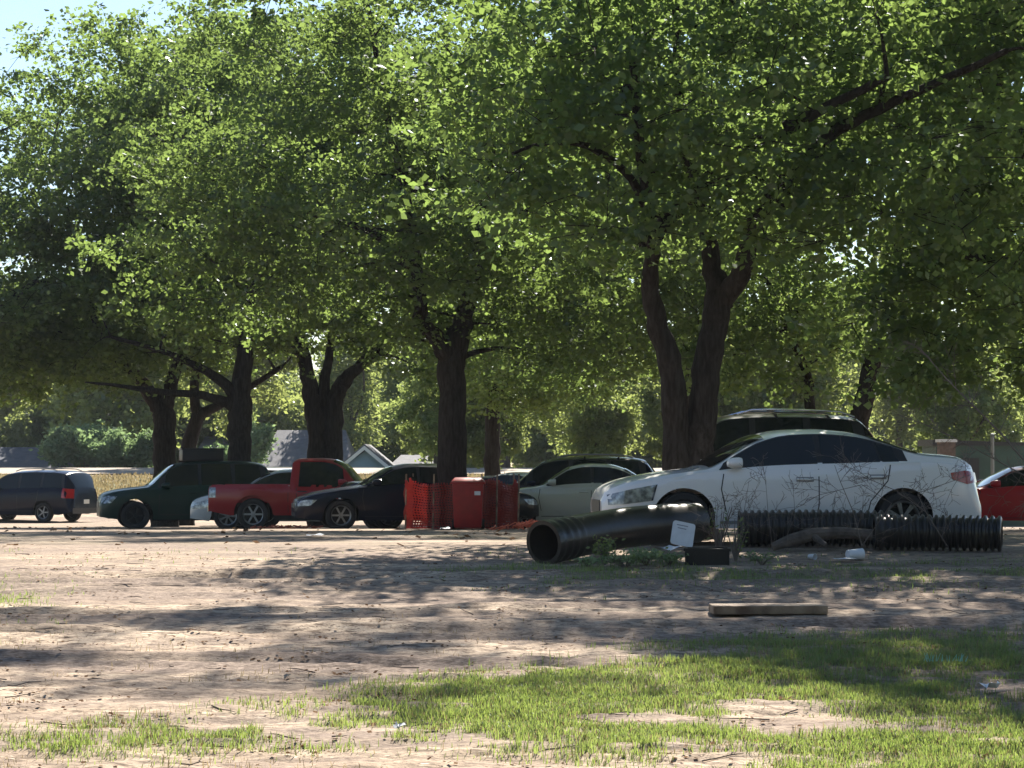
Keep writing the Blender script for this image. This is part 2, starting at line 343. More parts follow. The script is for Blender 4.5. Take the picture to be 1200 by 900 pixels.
# ------------------------------------------------------------------ grass, litter (countless: stuff)
rg = np.random.default_rng(4)
def blades(name, N, dr, xr, mask, h, wd, m, label, seed=0, lean=0.5):
    r = np.random.default_rng(seed)
    d = r.uniform(dr[0], dr[1], N); x = r.uniform(-1, 1, N)*xr*d/dr[1]
    keep = r.uniform(0, 1, N) < mask(x, d)**1.2; x = x[keep]; d = d[keep]; n = len(x)
    z = tz(x, d)-0.005; H = h*r.uniform(0.45, 1.3, n)*(0.35+1.3*fbm(x*4.3, d*4.3, 77, 3)); a = r.uniform(0, 2*PI, n); le = r.uniform(0.1, 1, n)*lean
    dx = np.cos(a); dy = np.sin(a); W = wd*r.uniform(0.6, 1.3, n)
    P = np.stack([x, d, z], 1); side = np.stack([-dy, dx, 0*x], 1)*W[:, None]; dirv = np.stack([dx*le, dy*le, 0*x], 1)
    up = np.array([0, 0, 1.0])
    v0 = P-side; v1 = P+side; m1 = P+dirv*H[:, None]*0.35+up*H[:, None]*0.6
    v2 = m1+side*0.7; v3 = m1-side*0.7; t = P+dirv*H[:, None]*0.95+up*(H*(1-0.3*le))[:, None]
    t1 = t+side*0.1; t2 = t-side*0.1
    V = np.stack([v0, v1, v2, v3, t1, t2], 1).reshape(-1, 3); b = np.arange(n)[:, None]*6
    Q = np.concatenate([b+np.array([[0, 1, 2, 3]]), b+np.array([[3, 2, 4, 5]])], 0)
    return tag(np_mesh(name, V, Q, m), label, 'grass', kind='stuff')
blades('grass', 520000, (9, 17.8), 5.4, grass_mask, 0.052, 0.0030, M['grass'], 'green grass in the foreground, sparse at the edges', 1, 0.8)
blades('verge_grass', 200000, (19, 26.5), 7.5, grass_mask, 0.05, 0.004, M['grass'], 'thin weedy grass around the black pipes', 2)
blades('bank_grass', 120000, (78, 107), 40, grass_mask, 0.16, 0.03, M['straw'], 'grassy bank rising to the pale road', 3)
def litter(name, N, dr, xr, size, m, label, seed, mask=None):
    r = np.random.default_rng(seed); d = r.uniform(*dr, N); x = r.uniform(-1, 1, N)*xr*d/dr[1]
    k = r.uniform(0, 1, N) < np.clip((fbm(x*1.3, d*2.4, 91, 4)-0.47)*6, 0.02, 1)*np.clip((fbm(x*5, d*8, 93, 2)-0.30)*5, 0.05, 1); x = x[k]; d = d[k]; n = len(x)
    P = np.stack([x, d, tz(x, d)+0.008], 1); a = r.uniform(0, 2*PI, n); s = size*r.uniform(0.5, 1.4, n)
    u = np.stack([np.cos(a), np.sin(a), r.uniform(-0.2, 0.5, n)], 1)*s[:, None]
    v = np.stack([-np.sin(a), np.cos(a), r.uniform(-0.4, 0.4, n)], 1)*s[:, None]*0.45
    V = np.stack([P, P+u*0.5+v, P+u, P+u*0.5-v], 1).reshape(-1, 3); Q = np.arange(n*4).reshape(-1, 4)
    tag(np_mesh(name, V, Q, m), label, 'leaves', kind='stuff')
blades('dry_grass', 260000, (9, 17.8), 5.4, lambda x, d: np.clip(grass_mask(x, d)*.6+.10*np.clip((fbm(x*2, d*2, 61, 3)-.45)*5, 0, 1), 0, 1), 0.045, 0.0026, M['straw'], 'dry straw among the green grass', 8, 0.9)
litter('leaf_litter', 32000, (9, 27), 7.8, 0.028, M['dry'], 'dry brown leaves scattered over the sandy ground', 5)
litter('far_leaf_litter', 5000, (27, 60), 17, 0.09, M['dry'], 'dry leaves lying under the parked cars and trees', 6)

r = np.random.default_rng(44); mb = MB()
for k in range(210):
    d = r.uniform(9.5, 26); x = r.uniform(-1, 1)*7*d/26; a = r.uniform(-.9, .9)+(PI if r.uniform() > .5 else 0); l_ = r.uniform(.05, .28)
    P = [Vector((x+math.cos(a)*l_*f, d+math.sin(a)*l_*f+.012*math.sin(f*5+k), gz(x+math.cos(a)*l_*f, d+math.sin(a)*l_*f)+.008)) for f in (0, .35, .7, 1)]
    mb.tube(P, [.004, .0035, .003, .0015], 4, cap=False)
tag(mb.build('fallen_twigs', M['twig'], fix=False), 'thin fallen twigs scattered over the dirt', 'twigs', kind='stuff')
# ------------------------------------------------------------------ trees
def leaf_quads(P, r, L, W, droop=0.35):
    n = len(P)
    a = r.normal(0, 1, (n, 3)); a[:, 2] = a[:, 2]*0.5-droop; a /= np.linalg.norm(a, axis=1)[:, None]
    c = r.normal(0, 1, (n, 3)); c[:, 2] *= 0.6; b = np.cross(a, c); b /= np.linalg.norm(b, axis=1)[:, None]+1e-9
    s = r.uniform(0.45, 1.55, n)[:, None]; nn = np.cross(a, b)
    V = np.stack([P, P+a*s*L*0.45+b*s*W*0.5+nn*s*L*0.06, P+a*s*L, P+a*s*L*0.5-b*s*W*0.5+nn*s*L*0.06], 1).reshape(-1, 3)
    return V, np.arange(n*4).reshape(-1, 4)

def clump_centres(r, lobes, n, mind):
    """lobes: (centre, radii, weight); clump centres filling the lobes, denser to the outside"""
    out = []; W = np.array([l[2] for l in lobes], float); W /= W.sum(); tries = 0
    while len(out) < n and tries < n*60:
        tries += 1
        l = lobes[r.choice(len(lobes), p=W)]
        v = r.normal(0, 1, 3); v /= np.linalg.norm(v); rad = r.uniform(0.25, 1)**0.45
        p = np.array(l[0])+v*rad*np.array(l[1])
        if out and np.min(np.sum((np.array(out)-p)**2, 1)) < mind*mind: continue
        out.append(p)
    return out

def make_tree(name, label, cat, loc, stems, lobes, nclump, nleaf, seed, leaf=(0.11, 0.06), leafmat='leaf', barkmat='bark', clump_r=(0.85, 0.42), mind=0.55, group=None, sides=9):
    """stems: list of polylines [(x,y,z,r)...] local; crown clumps hang off the stems by tapered limbs"""
    r = np.random.default_rng(seed); root = empty(name, loc, 0, label, cat, group)
    mb = MB(); nodes = []     # (pos, radius)
    for st in stems:
        # smooth the polyline and roughen it a bit
        pts = [np.array(p[:3], float) for p in st]; rad = [p[3] for p in st]; T = np.linspace(0, len(pts)-1, (len(pts)-1)*5+1)
        P = np.array(pts); 
        PP = []; RR = []
        for t in T:
            i = min(int(t), len(pts)-2); f = t-i
            p0 = P[max(i-1, 0)]; p1 = P[i]; p2 = P[i+1]; p3 = P[min(i+2, len(pts)-1)]
            q = 0.5*((2*p1)+(-p0+p2)*f+(2*p0-5*p1+4*p2-p3)*f*f+(-p0+3*p1-3*p2+p3)*f**3)
            q = q+r.normal(0, 0.02, 3)*min(1, rad[i]*4)
            PP.append(q); RR.append((rad[i]*(1-f)+rad[i+1]*f)*r.uniform(0.94, 1.07))
        mb.tube(PP, RR, n=sides)
        for q, ra in zip(PP, RR):
            if q[2] > st[0][2]+1.2: nodes.append((q, ra))
    cl = clump_centres(r, lobes, nclump, mind)
    c0 = np.mean([n_[0] for n_ in nodes], 0)
    cl.sort(key=lambda p: min(np.sum((p-n_[0])**2) for n_ in nodes[::3]))
    NP = [n_[0] for n_ in nodes]; NR = [n_[1] for n_ in nodes]
    for p in cl:
        A = np.array(NP); dv = p-A; dist = np.sqrt((dv**2).sum(1))
        cost = dist+np.maximum(0, A[:, 2]-p[2])*0.7-np.array(NR)*1.5
        k = int(np.argmin(cost)); a = A[k]; ra = min(NR[k]*0.7, 0.02+0.035*dist[k]**0.9); Ld = dist[k]
        mid = a+(p-a)*0.5+r.normal(0, 0.10*Ld, 3)+np.array([0, 0, 0.10*Ld])
        P2 = []; nn = 5
        for j in range(nn):
            f = j/(nn-1); P2.append(a*(1-f)**2+2*mid*f*(1-f)+p*f*f)
        rr = [ra*(1-f)+0.008*f for f in np.linspace(0, 1, nn)]
        mb.tube(P2, rr, n=5, cap=False)
        for j in (2, 3, 4): NP.append(P2[j]); NR.append(rr[j])
        for _ in range(3):
            e = p+r.normal(0, 1, 3)*np.array([clump_r[0], clump_r[0], clump_r[1]])*0.7
            mb.tube([p, (p+e)/2+r.normal(0, 0.05, 3), e], [0.010, 0.007, 0.003], n=3, cap=False)
    mb.build('trunk', M[barkmat], root, fix=False, ang=60)
    # leaves sit along the twigs of each clump
    CL = np.array(cl); ns = 11; per = int(nleaf*1.35)//(len(cl)*ns); TW = []
    hub = np.mean([n_[0] for n_ in nodes], 0)
    out = CL-hub; out[:, 2] *= .3; out /= np.linalg.norm(out, axis=1)[:, None]+1e-6
    o_ = CL[:, None, :]+r.normal(0, 1, (len(cl), ns, 3))*np.array([clump_r[0], clump_r[0], clump_r[1]])*0.42
    dv = r.normal(0, 1, (len(cl), ns, 3))*np.array([1, 1, .35])+out[:, None, :]*.5; dv[..., 2] -= .22; dv /= np.linalg.norm(dv, axis=2)[..., None]
    ln = clump_r[0]*r.uniform(.5, 1.15, (len(cl), ns, 1)); keepw = r.uniform(0.35, 1.0, (len(cl), ns))
    A0 = o_-dv*ln*.4; t = r.uniform(0, 1, (len(cl), ns, per, 1))
    PP_ = A0[:, :, None, :]+dv[:, :, None, :]*ln[:, :, None, :]*t
    PP_[..., 2] -= (t[..., 0]**2)*.12
    PP_ += r.normal(0, 1, PP_.shape)*np.array([1, 1, .7])*(leaf[0]*.75)
    PP_ = PP_[r.uniform(0, 1, PP_.shape[:3]) < keepw[:, :, None]]
    cen = PP_.reshape(-1, 3); off = 0
    V, Q = leaf_quads(cen, r, leaf[0]*.92, leaf[1]*1.0)
    np_mesh('crown', V, Q, M[leafmat], root)
    return root

def copy_tree(o, loc, rz, s=1.0, label=None, group=None, parent=None):
    c = o.copy(); C.objects.link(c); c.parent = parent
    if parent is None:
        c.location = loc; c.rotation_euler = (0, 0, rz); c.scale = (s, s, s)
        if label: c['label'] = label
        if group: c['group'] = group
    for ch in o.children: copy_tree(ch, None, 0, parent=c)
    return c

def stem(base, pts):
    """pts: (px, py, d, radius) seen in the photograph -> local to base"""
    out = []
    for (px, py, d, r_) in pts:
        p = at(px, py, d)-base; out.append((p.x, p.y, p.z, r_))
    return out

GROVE = 'shade trees among the parked cars'
# the twin-stemmed tree behind the white sedan
b = Vector((at(806, 600, 30.6).x, 30.6, gz(2.4, 30.6)-0.05))
make_tree('oak_tree', 'twin-stemmed dark tree right behind the bonnet of the long white sedan', 'tree', b,
    [[(-0.08, 0, -0.1, 0.30)]+stem(b, [(797, 560, 30.6, .21), (791, 490, 30.6, .185), (786, 430, 30.5, .17), (771, 380, 30.4, .15), (762, 335, 30.3, .12), (764, 270, 30.0, .09), (752, 190, 29.6, .07), (740, 60, 29.2, .05)]),
     [(0.12, 0.05, -0.1, 0.32)]+stem(b, [(818, 550, 30.7, .235), (823, 480, 30.7, .21), (832, 410, 30.7, .20), (842, 350, 30.7, .185), (834, 310, 30.8, .13), (826, 250, 31, .10), (800, 150, 31.3, .08), (790, -30, 31.5, .05)]),
     stem(b, [(842, 355, 30.7, .17), (868, 320, 30.4, .14), (880, 270, 30.1, .12), (905, 230, 29.7, .11), (945, 185, 29.2, .10), (985, 150, 28.8, .08), (1070, 110, 28.0, .06), (1180, 60, 27.5, .04)]),
     stem(b, [(764, 285, 30.1, .10), (778, 262, 30.2, .11), (800, 240, 30.3, .11), (830, 210, 29.9, .10), (880, 172, 29.4, .11), (925, 148, 28.9, .10), (960, 130, 28.4, .07), (1040, 90, 27.8, .05)]),
     stem(b, [(764, 270, 30.0, .07), (740, 210, 29.6, .055), (690, 172, 29.2, .045), (640, 168, 28.8, .03), (600, 180, 28.5, .02)])],
    [((0.9, 0.3, 6.4), (3.4, 3.6, 2.4), 2.6), ((3.6, -1.0, 6.4), (3.8, 4.0, 2.8), 2.6), ((3.0, -1.0, 10.4), (3.2, 3.4, 2.6), 1.8), ((-0.2, 0.5, 13.6), (5.0, 2.7, 1.5), 1.7), ((-1.9, 1.0, 5.6), (1.6, 2.4, 1.6), .7), ((-1.6, -.4, 6.9), (2.0, 2.0, 1.9), 1.3), ((0.1, -1.7, 5.7), (3.0, 1.1, 1.5), 1.4), ((-1.1, -1.5, 4.7), (1.8, .9, .9), .7), ((1.6, -1.5, 4.9), (2.0, .9, 1.0), .8)],
    320, 88000, 11, leaf=(0.125, 0.074), group=GROVE)
# the single trunk with the orange fence round it
b = Vector((at(530, 600, 45).x, 45, gz(-1.2, 45)-0.05))
make_tree('oak_tree', 'straight single trunk rising out of the orange mesh fence beside the red bin', 'tree', b,
    [[(0, 0, -0.1, 0.40)]+stem(b, [(530, 590, 45, .31), (530, 520, 45, .29), (530, 450, 45, .28), (532, 410, 45, .27), (545, 370, 45, .2), (560, 300, 45, .14), (575, 180, 45, .10), (590, 20, 45, .06)]),
     stem(b, [(529, 425, 45, .25), (515, 400, 44.8, .17), (497, 378, 44.6, .14), (490, 330, 44.3, .13), (480, 250, 44, .10), (455, 140, 43.5, .07), (430, 0, 43.2, .04)]),
     stem(b, [(560, 300, 45, .12), (620, 240, 44.6, .09), (690, 190, 44.2, .06)]), stem(b, [(488, 310, 44.3, .1), (430, 270, 44, .08), (360, 250, 43.6, .05)])],
    [((-1.4, -0.5, 7.2), (5.2, 4.6, 3.4), 3), ((2.2, 0, 6.8), (4.0, 4.2, 3.2), 2), ((0, 0, 10.6), (5.2, 4.8, 3.0), 2.4), ((-4.4, -0.4, 5.8), (2.6, 2.6, 2.0), 1)],
    340, 122000, 12, leaf=(0.125, 0.07), group=GROVE)
# the row on the left
def left_tree(px, d, rad, label, seed, stems_px, lobes, nc=240, nl=76000, kind='oak_tree'):
    x = at(px, 600, d).x; b = Vector((x, d, gz(x, d)-0.05))
    st = []
    for i, s_ in enumerate(stems_px):
        q = stem(b, [(a, c, d+dd, r_) for a, c, dd, r_ in s_]); st.append(([(0, 0, -0.1, rad*1.25)] if i == 0 else [])+q)
    return make_tree(kind, label, 'tree', b, st, lobes, nc, nl, seed, leaf=(0.15, 0.085), group=GROVE, clump_r=(1.0, .45))
left_tree(192, 63, .36, 'leftmost trunk of the grove, flaring into a fork just above the dark green vehicle', 13,
    [[(193, 560, 0, .34), (193, 510, 0, .32), (191, 482, 0, .32), (176, 462, 0, .22), (160, 440, -.5, .15), (120, 400, -1, .10), (90, 300, -1.5, .07), (60, 180, -2, .05)],
     [(193, 480, 0, .26), (200, 450, 0, .2), (215, 380, 0, .15), (200, 260, 0, .1), (180, 120, 0, .06)]],
    [((-2.6, -2.3, 4.9), (2.8, 2, 1.2), 1), ((-2.5, 0, 8), (4.6, 4.2, 4.0), 3), ((-4.6, -1, 6.2), (3.2, 3, 2.6), 1), ((1.5, 0, 9.4), (4.0, 4, 4.0), 2), ((-1.0, 0, 12.0), (4.0, 3.6, 2.4), 1.4)], 240, 74000)
left_tree(-75, 60, .34, 'tree beyond the left edge whose boughs fill the upper left corner below the sky', 22,
    [[(-75, 560, 0, .32), (-72, 470, 0, .28), (-60, 380, 0, .22), (-40, 260, 0, .15), (-20, 160, 0, .08)], [(-68, 430, 0, .18), (-20, 380, -.4, .12), (40, 330, -.8, .06)]],
    [((0.6, 0, 6.6), (4.2, 3.6, 3.0), 3), ((1.0, 0, 9.0), (3.8, 3.4, 2.4), 1.5)], 130, 26000)
left_tree(216, 66, .26, 'thin leaning trunk curving right between the two thicker left trunks', 14,
    [[(217, 555, 0, .25), (222, 520, 0, .22), (232, 490, 0, .2), (250, 478, 0, .14), (280, 462, 0, .1), (330, 430, 0, .07)], [(232, 490, 0, .17), (228, 450, 0, .14), (240, 360, 0, .1), (260, 240, 0, .06)]],
    [((0.8, 0.5, 8.2), (4, 3.6, 3.6), 2), ((0.5, 0.5, 12), (3.6, 3.4, 3), 1)], 200, 60000)
left_tree(281, 60, .34, 'thick straight trunk beside the black box on the dark green vehicle', 15,
    [[(281, 560, 0, .34), (281, 510, 0, .32), (282, 475, 0, .33), (284, 440, 0, .26), (290, 380, 0, .2), (300, 280, 0, .14), (310, 120, 0, .08)],
     [(280, 480, 0, .24), (262, 470, -.2, .14), (230, 462, -.6, .11), (185, 459, -1.2, .08), (140, 452, -2, .05), (100, 448, -2.4, .02)],
     [(282, 470, 0, .2), (250, 440, -.4, .12), (200, 415, -1, .08), (130, 395, -1.6, .05)]],
    [((-1.2, 0, 8.2), (4.8, 4.4, 3.8), 3), ((3.0, 0, 8.6), (4, 4, 3.6), 2), ((0, 0, 12.2), (4.6, 4, 2.6), 1.6), ((-6.2, -1.5, 5.2), (3.2, 2.4, 1.6), .8)], 250, 80000)
left_tree(380, 62, .4, 'trunk splitting low into a narrow V behind the cab of the red pickup', 16,
    [[(372, 560, 0, .3), (372, 510, 0, .28), (366, 470, 0, .26), (360, 440, 0, .22), (350, 380, 0, .16), (345, 280, 0, .12), (330, 140, 0, .07)],
     [(392, 560, 0, .3), (390, 510, 0, .28), (394, 470, 0, .26), (402, 448, 0, .22), (425, 425, 0, .15), (455, 390, 0, .11), (470, 300, 0, .08), (480, 180, 0, .05)],
     [(380, 520, 0.1, .3), (376, 500, 0.1, .24), (381, 450, 0, .16), (388, 400, 0, .10), (392, 330, 0, .05)]],
    [((0, 0, 8.2), (4.6, 4.4, 3.6), 3), ((3.4, 0, 6.8), (3.6, 3.4, 2.6), 1.5), ((0.6, 0, 11.8), (4.6, 4, 3), 2)], 220, 62000)
left_tree(577, 72, .28, 'distant trunk in shade just right of the fenced tree', 17,
    [[(577, 560, 0, .27), (577, 510, 0, .25), (577, 470, 0, .24), (574, 400, 0, .2), (570, 300, 0, .12)], [(577, 470, 0, .2), (610, 420, 0, .12), (650, 380, 0, .06)]],
    [((1.4, -2, 4.9), (2.3, 2, 1.3), .9), ((0.5, 0, 8), (4.6, 4, 3.6), 2), ((1.5, 0, 11), (4, 4, 3), 1)], 220, 60000)
left_tree(1010, 47, .24, 'slanting trunk rising behind the tail of the black large vehicle', 18,
    [[(1003, 560, 0, .25), (1006, 500, 0, .22), (1015, 460, 0, .2), (1028, 400, 0, .17), (1045, 330, 0, .13), (1060, 220, 0, .09), (1080, 80, 0, .05)],
     [(950, 500, 1, .12), (945, 440, 1, .1), (925, 390, .5, .08), (900, 330, 0, .05)]],
    [((-1.9, .5, 4.3), (1.8, 2, 1.3), .8), ((0.6, 0, 7.2), (4.4, 4, 3.4), 3), ((1, 0, 10.8), (4.4, 4, 3), 2), ((-3.0, 0.4, 6.0), (2.8, 3, 2.4), 1), ((3.6, 0.4, 5.6), (2.8, 3, 2.4), 1)], 220, 62000)
left_tree(1300, 36, .3, 'tree whose boughs hang in from the right edge of the picture', 19,
    [[(1290, 560, 0, .3), (1290, 460, 0, .28), (1285, 380, 0, .25), (1250, 300, 0, .2), (1210, 200, 0, .14), (1160, 80, 0, .08)],
     [(1285, 370, 0, .2), (1240, 330, -.5, .13), (1190, 310, -1, .09), (1130, 300, -1.6, .05)]],
    [((-0.6, 0, 6.8), (4.2, 4, 3.2), 3), ((0, 0, 10), (4.4, 4, 3), 2), ((-2.3, -0.5, 3.9), (2.0, 2.4, 1.7), 1)], 240, 76000)
left_tree(1700, 24.5, .3, 'tree outside the right edge whose crown shades the near grass', 21,
    [[(1700, 560, 0, .3), (1690, 300, 0, .25), (1650, 0, 0, .2), (1640, -300, 0, .12)]],
    [((-0.8, 0.5, 8.4), (4.2, 3.2, 2.6), 3), ((-2.4, 1.5, 10.6), (3.6, 2.6, 1.6), 1)], 200, 60000)
left_tree(806, 58, .28, 'tree hidden behind the twin-stemmed tree, its crown closing the gap to the left', 20,
    [[(806, 560, 0, .25), (808, 500, 0, .22), (800, 430, 0, .18), (790, 330, 0, .12), (770, 200, 0, .07)]],
    [((-2.4, 0, 5.0), (2.4, 2.4, 1.5), 1), ((-1, 0, 8.6), (4.8, 4, 3.8), 3), ((0, 0, 12), (4.4, 4, 3), 1.5)], 260, 80000)

# far trees: four kinds, then copies
def proto_tree(seed, h, spread, nl, leafm, lf):
    r = random.Random(seed)
    st = [[(0, 0, -0.4, .28), (0.05, 0, h*.2, .22), (0.1, 0.1, h*.45, .16), (0, 0.1, h*.8, .06)], [(0.1, 0, h*.3, .12), (spread*.4, .3, h*.5, .08), (spread*.6, .3, h*.62, .04)], [(0.1, 0, h*.35, .12), (-spread*.4, -.3, h*.5, .08), (-spread*.6, .3, h*.68, .04)]]
    lobes = [((r.uniform(-.3, .3)*spread, 0, h*.42), (spread*.85, spread*.8, h*.26), 2), ((r.uniform(-.3, .3)*spread, 0, h*.68), (spread, spread*.9, h*.26), 3), ((spread*.4, .4, h*.55), (spread*.6, spread*.5, h*.2), 1), ((0, 0, h*.86), (spread*.5, spread*.5, h*.14), 1)]
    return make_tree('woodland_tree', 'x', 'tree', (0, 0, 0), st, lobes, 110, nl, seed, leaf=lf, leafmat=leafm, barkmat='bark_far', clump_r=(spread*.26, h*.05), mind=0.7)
WOOD = 'woodland trees far behind the car park'
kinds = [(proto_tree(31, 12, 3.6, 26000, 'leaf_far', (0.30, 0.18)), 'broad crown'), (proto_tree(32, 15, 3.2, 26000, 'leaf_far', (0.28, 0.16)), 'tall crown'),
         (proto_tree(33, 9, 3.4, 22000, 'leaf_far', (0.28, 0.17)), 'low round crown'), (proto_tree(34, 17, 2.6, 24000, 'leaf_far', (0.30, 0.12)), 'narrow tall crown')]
rr = random.Random(5); cnt = [0]*4; used = {}
for row, (d0, n_, half) in enumerate([(92, 11, 24), (128, 17, 38), (150, 18, 45), (172, 20, 52), (196, 20, 58)]):
    for i in range(n_):
        x = -half+2*half*(i+0.5)/n_+rr.uniform(-1.6, 1.6); d = d0+rr.uniform(-5, 5)
        px = 600+F*x/d
        if row == 0 and (px < 470 or 590 < px < 640): continue
        if row == 1 and d < 142 and (-40 < px < 90 or 215 < px < 275 or 300 < px < 470): d += 16
        k = rr.choice([0, 1, 2, 3]) if row else rr.choice([0, 2])
        wh = ['behind the navy wagon at far left', 'left of the leftmost trunk', 'behind the three left trunks', 'behind the red pickup', 'behind the dark blue sedan', 'behind the orange fence', 'behind the champagne car', 'left of the twin-stemmed tree', 'behind the large black vehicle', 'behind the white sedan tail', 'behind the green shed'][int(np.searchsorted([20, 150, 300, 400, 480, 600, 690, 800, 950, 1080], px))]
        lab = {0: 'broad tree, %s', 1: 'full tree, %s', 2: 'low round tree, %s', 3: 'narrow tree, %s'}[k] % \
            ((('nearest' if row == 0 else 'middle' if row < 3 else 'farthest')+' row '+wh))
        if lab in used: lab += ', ' + ('right one' if px > used[lab] else 'left one')
        while lab in used: lab = lab.replace('tree', 'leafy tree', 1)
        used.setdefault(lab, px)
        src = kinds[k][0]
        s_ = rr.uniform(0.8, 1.2)*(0.62 if row == 0 else 1.0)
        if cnt[k] == 0: src.location = (x, d, gz(x, d)-0.1); src.rotation_euler = (0, 0, rr.uniform(0, 6)); src.scale = (s_,)*3; src['label'] = lab; src['group'] = WOOD
        else: copy_tree(src, (x, d, gz(x, d)-0.1), rr.uniform(0, 6), s_, lab, WOOD)
        cnt[k] += 1

# leaf screen added behind the camera, unseen, to darken reflections in the cars
r = np.random.default_rng(77); n_ = 60000; a = r.uniform(-1.5, 1.5, n_); dd = 20+r.uniform(0, 7, n_)+2*np.sin(a*9)
hh = (r.uniform(0, 1, n_)**.9)*(13+3*np.sin(a*13+1)+2*np.sin(a*29)); P = np.stack([np.sin(a)*dd, -np.cos(a)*dd, hh], 1)
V, Q = leaf_quads(P, r, .75, .5); tag(np_mesh('added_leaf_screen', V, Q, M['leaf_far']), 'unseen leaf screen added behind the camera to darken car reflections', 'leaf screen', kind='stuff')

# shrubs on the bank
def make_shrub(name, label, loc, rad, h, nl, lf, m, seed, group=None, cat='shrub', nst=7):
    r = np.random.default_rng(seed); root = empty(name, loc, 0, label, cat, group); mb = MB(); pts = []
    for i in range(nst):
        a = r.uniform(0, 6.28); e = np.array([math.cos(a)*rad*r.uniform(.3, .9), math.sin(a)*rad*r.uniform(.3, .9), h*r.uniform(.55, 1)])
        P = [np.array([0, 0, -0.02]), e*np.array([.35, .35, .5])+r.normal(0, .03*h, 3), e]
        mb.tube(P, [0.012*h+.004, 0.009*h+.002, .003], n=4, cap=False)
        for f in np.linspace(.35, 1.05, 7): pts.append(P[1]*(1-f)+e*f if f > .4 else P[1])
    mb.build('stem', M['twig'], root, fix=False)
    P = np.array(pts)[r.integers(0, len(pts), nl)]+r.normal(0, 1, (nl, 3))*np.array([rad*.17, rad*.17, h*.1])
    P[:, 2] = np.maximum(P[:, 2], 0.02)
    V, Q = leaf_quads(P, r, lf, lf*.5, droop=-0.15); np_mesh('foliage', V, Q, m, root); return root
for i, (px, d, rad, h, lab) in enumerate([(75, 121, 1.43, 1.99, 'pale green shrub nearest the low dark roof at far left'), (98, 122, 1.76, 2.42, 'widest pale green shrub on the grassy bank'),
        (122, 121, 1.54, 2.10, 'bushy pale shrub in the middle of the bank row'), (150, 122, 1.21, 1.68, 'low shrub beside the leftmost trunk'), (168, 122, 1.10, 1.99, 'narrow shrub touching the leftmost trunk'),
        (250, 124, 1.32, 1.68, 'shrub seen between the thin and the thick left trunks'), (301, 122, 0.99, 2.62, 'upright pale shrub right of the thick straight trunk')]):
    x = at(px, 555, d).x; make_shrub('shrub', lab, (x, d, gz(x, d)), rad, h, 5000, .22, M['shrub'], 60+i, 'shrubs on the bank')

# ------------------------------------------------------------------ houses
def house(label, px0, px1, ye, yr, d, hip, wall, roofm, depth=9, gable_side=False, windows=(), chimney=None, base=-1.9):
    p0 = at(px0, ye, d); p1 = at(px1, ye, d); zr = at(px0, yr, d+depth/2).z; ze = p0.z
    w_ = p1.x-p0.x; root = empty('house', ((p0.x+p1.x)/2, d+depth/2, base), 0, label, 'house', None)
    L = w_; hw = L/2; hd = depth/2; ze -= base; zr -= base
    if gable_side:   # the gable end faces the camera
        MB().prism([(-hw+.3, 0), (hw-.3, 0), (hw-.3, ze), (0, zr-.25), (-hw+.3, ze)], -hd+.4, hd-.4).build('wall', wall, root, smooth=False)
        MB().prism([(-hw, ze-.15), (0, zr), (hw, ze-.15), (hw, ze), (0, zr+.16), (-hw, ze)], -hd, hd).build('roof', roofm, root, smooth=False)
        MB().prism([(-hw, ze-.35), (0, zr-.18), (hw, ze-.35), (hw, ze-.1), (0, zr+.06), (-hw, ze-.1)], -hd-.06, -hd-.01).build('fascia', M['fascia'], root, smooth=False)
    else:
        MB().box((0, 0, ze/2), (L-.8, depth-.8, ze)).build('wall', wall, root, smooth=False)
        vs = [(-hw, -hd, ze), (hw, -hd, ze), (hw, hd, ze), (-hw, hd, ze), (-hw+hip, 0, zr), (hw-hip, 0, zr)]
        vs = vs+[(a, b_, c-.18) for a, b_, c in vs[:4]]
        MB().add(vs, [(0, 1, 5, 4), (2, 3, 4, 5), (0, 4, 3), (1, 2, 5), (0, 6, 7, 1), (1, 7, 8, 2), (2, 8, 9, 3), (3, 9, 6, 0), (9, 8, 7, 6)]).build('roof', roofm, root, smooth=False)
        MB().box((0, -hd-.03, ze-.09), (L, .04, .2)).build('fascia', M['fascia'], root, smooth=False)
    for (wx, wz, ww, wh) in windows:
        f = MB().box((wx, -hd+.36, wz), (ww+.16, .08, wh+.16)).build('window', M['fascia'], root, smooth=False)
        MB().box((wx, -hd+.31, wz), (ww, .03, wh)).build('pane', M['glass'], f, smooth=False)
    if chimney:
        MB().box(chimney, (.5, .5, 1.1)).build('chimney', M['brick'], root, smooth=False)
    return root
house('low house with a dark blue-grey roof at the far left edge', -60, 58, 551, 524, 134, .6, M['siding'], M['roof2'], windows=[(-2, 1.6, 1, 1)])
house('house with a plain grey roof between the thin and thick left trunks', 222, 272, 541, 511, 140, .4, M['brick'], M['roof'])
house('house with a tall grey hipped roof and chimney behind the red pickup', 302, 412, 547, 504, 134, .7, M['siding'], M['roof'], chimney=(.5, -1.6, 4.9), windows=[(-1, 1.6, .9, 1.1), (1, 1.6, .9, 1.1)])
house('pale blue gabled house with white fascia left of the fenced tree', 392, 462, 549, 524, 128, 0, M['siding_b'], M['roof'], gable_side=True, depth=6, windows=[(-.5, 2.0, .5, .9), (.5, 2.0, .5, .9)])
house('grey-roofed wing adjoining the pale blue gabled house', 452, 515, 549, 533, 137, .8, M['siding'], M['roof'], depth=6, windows=[(0, 2.0, .8, .9)])

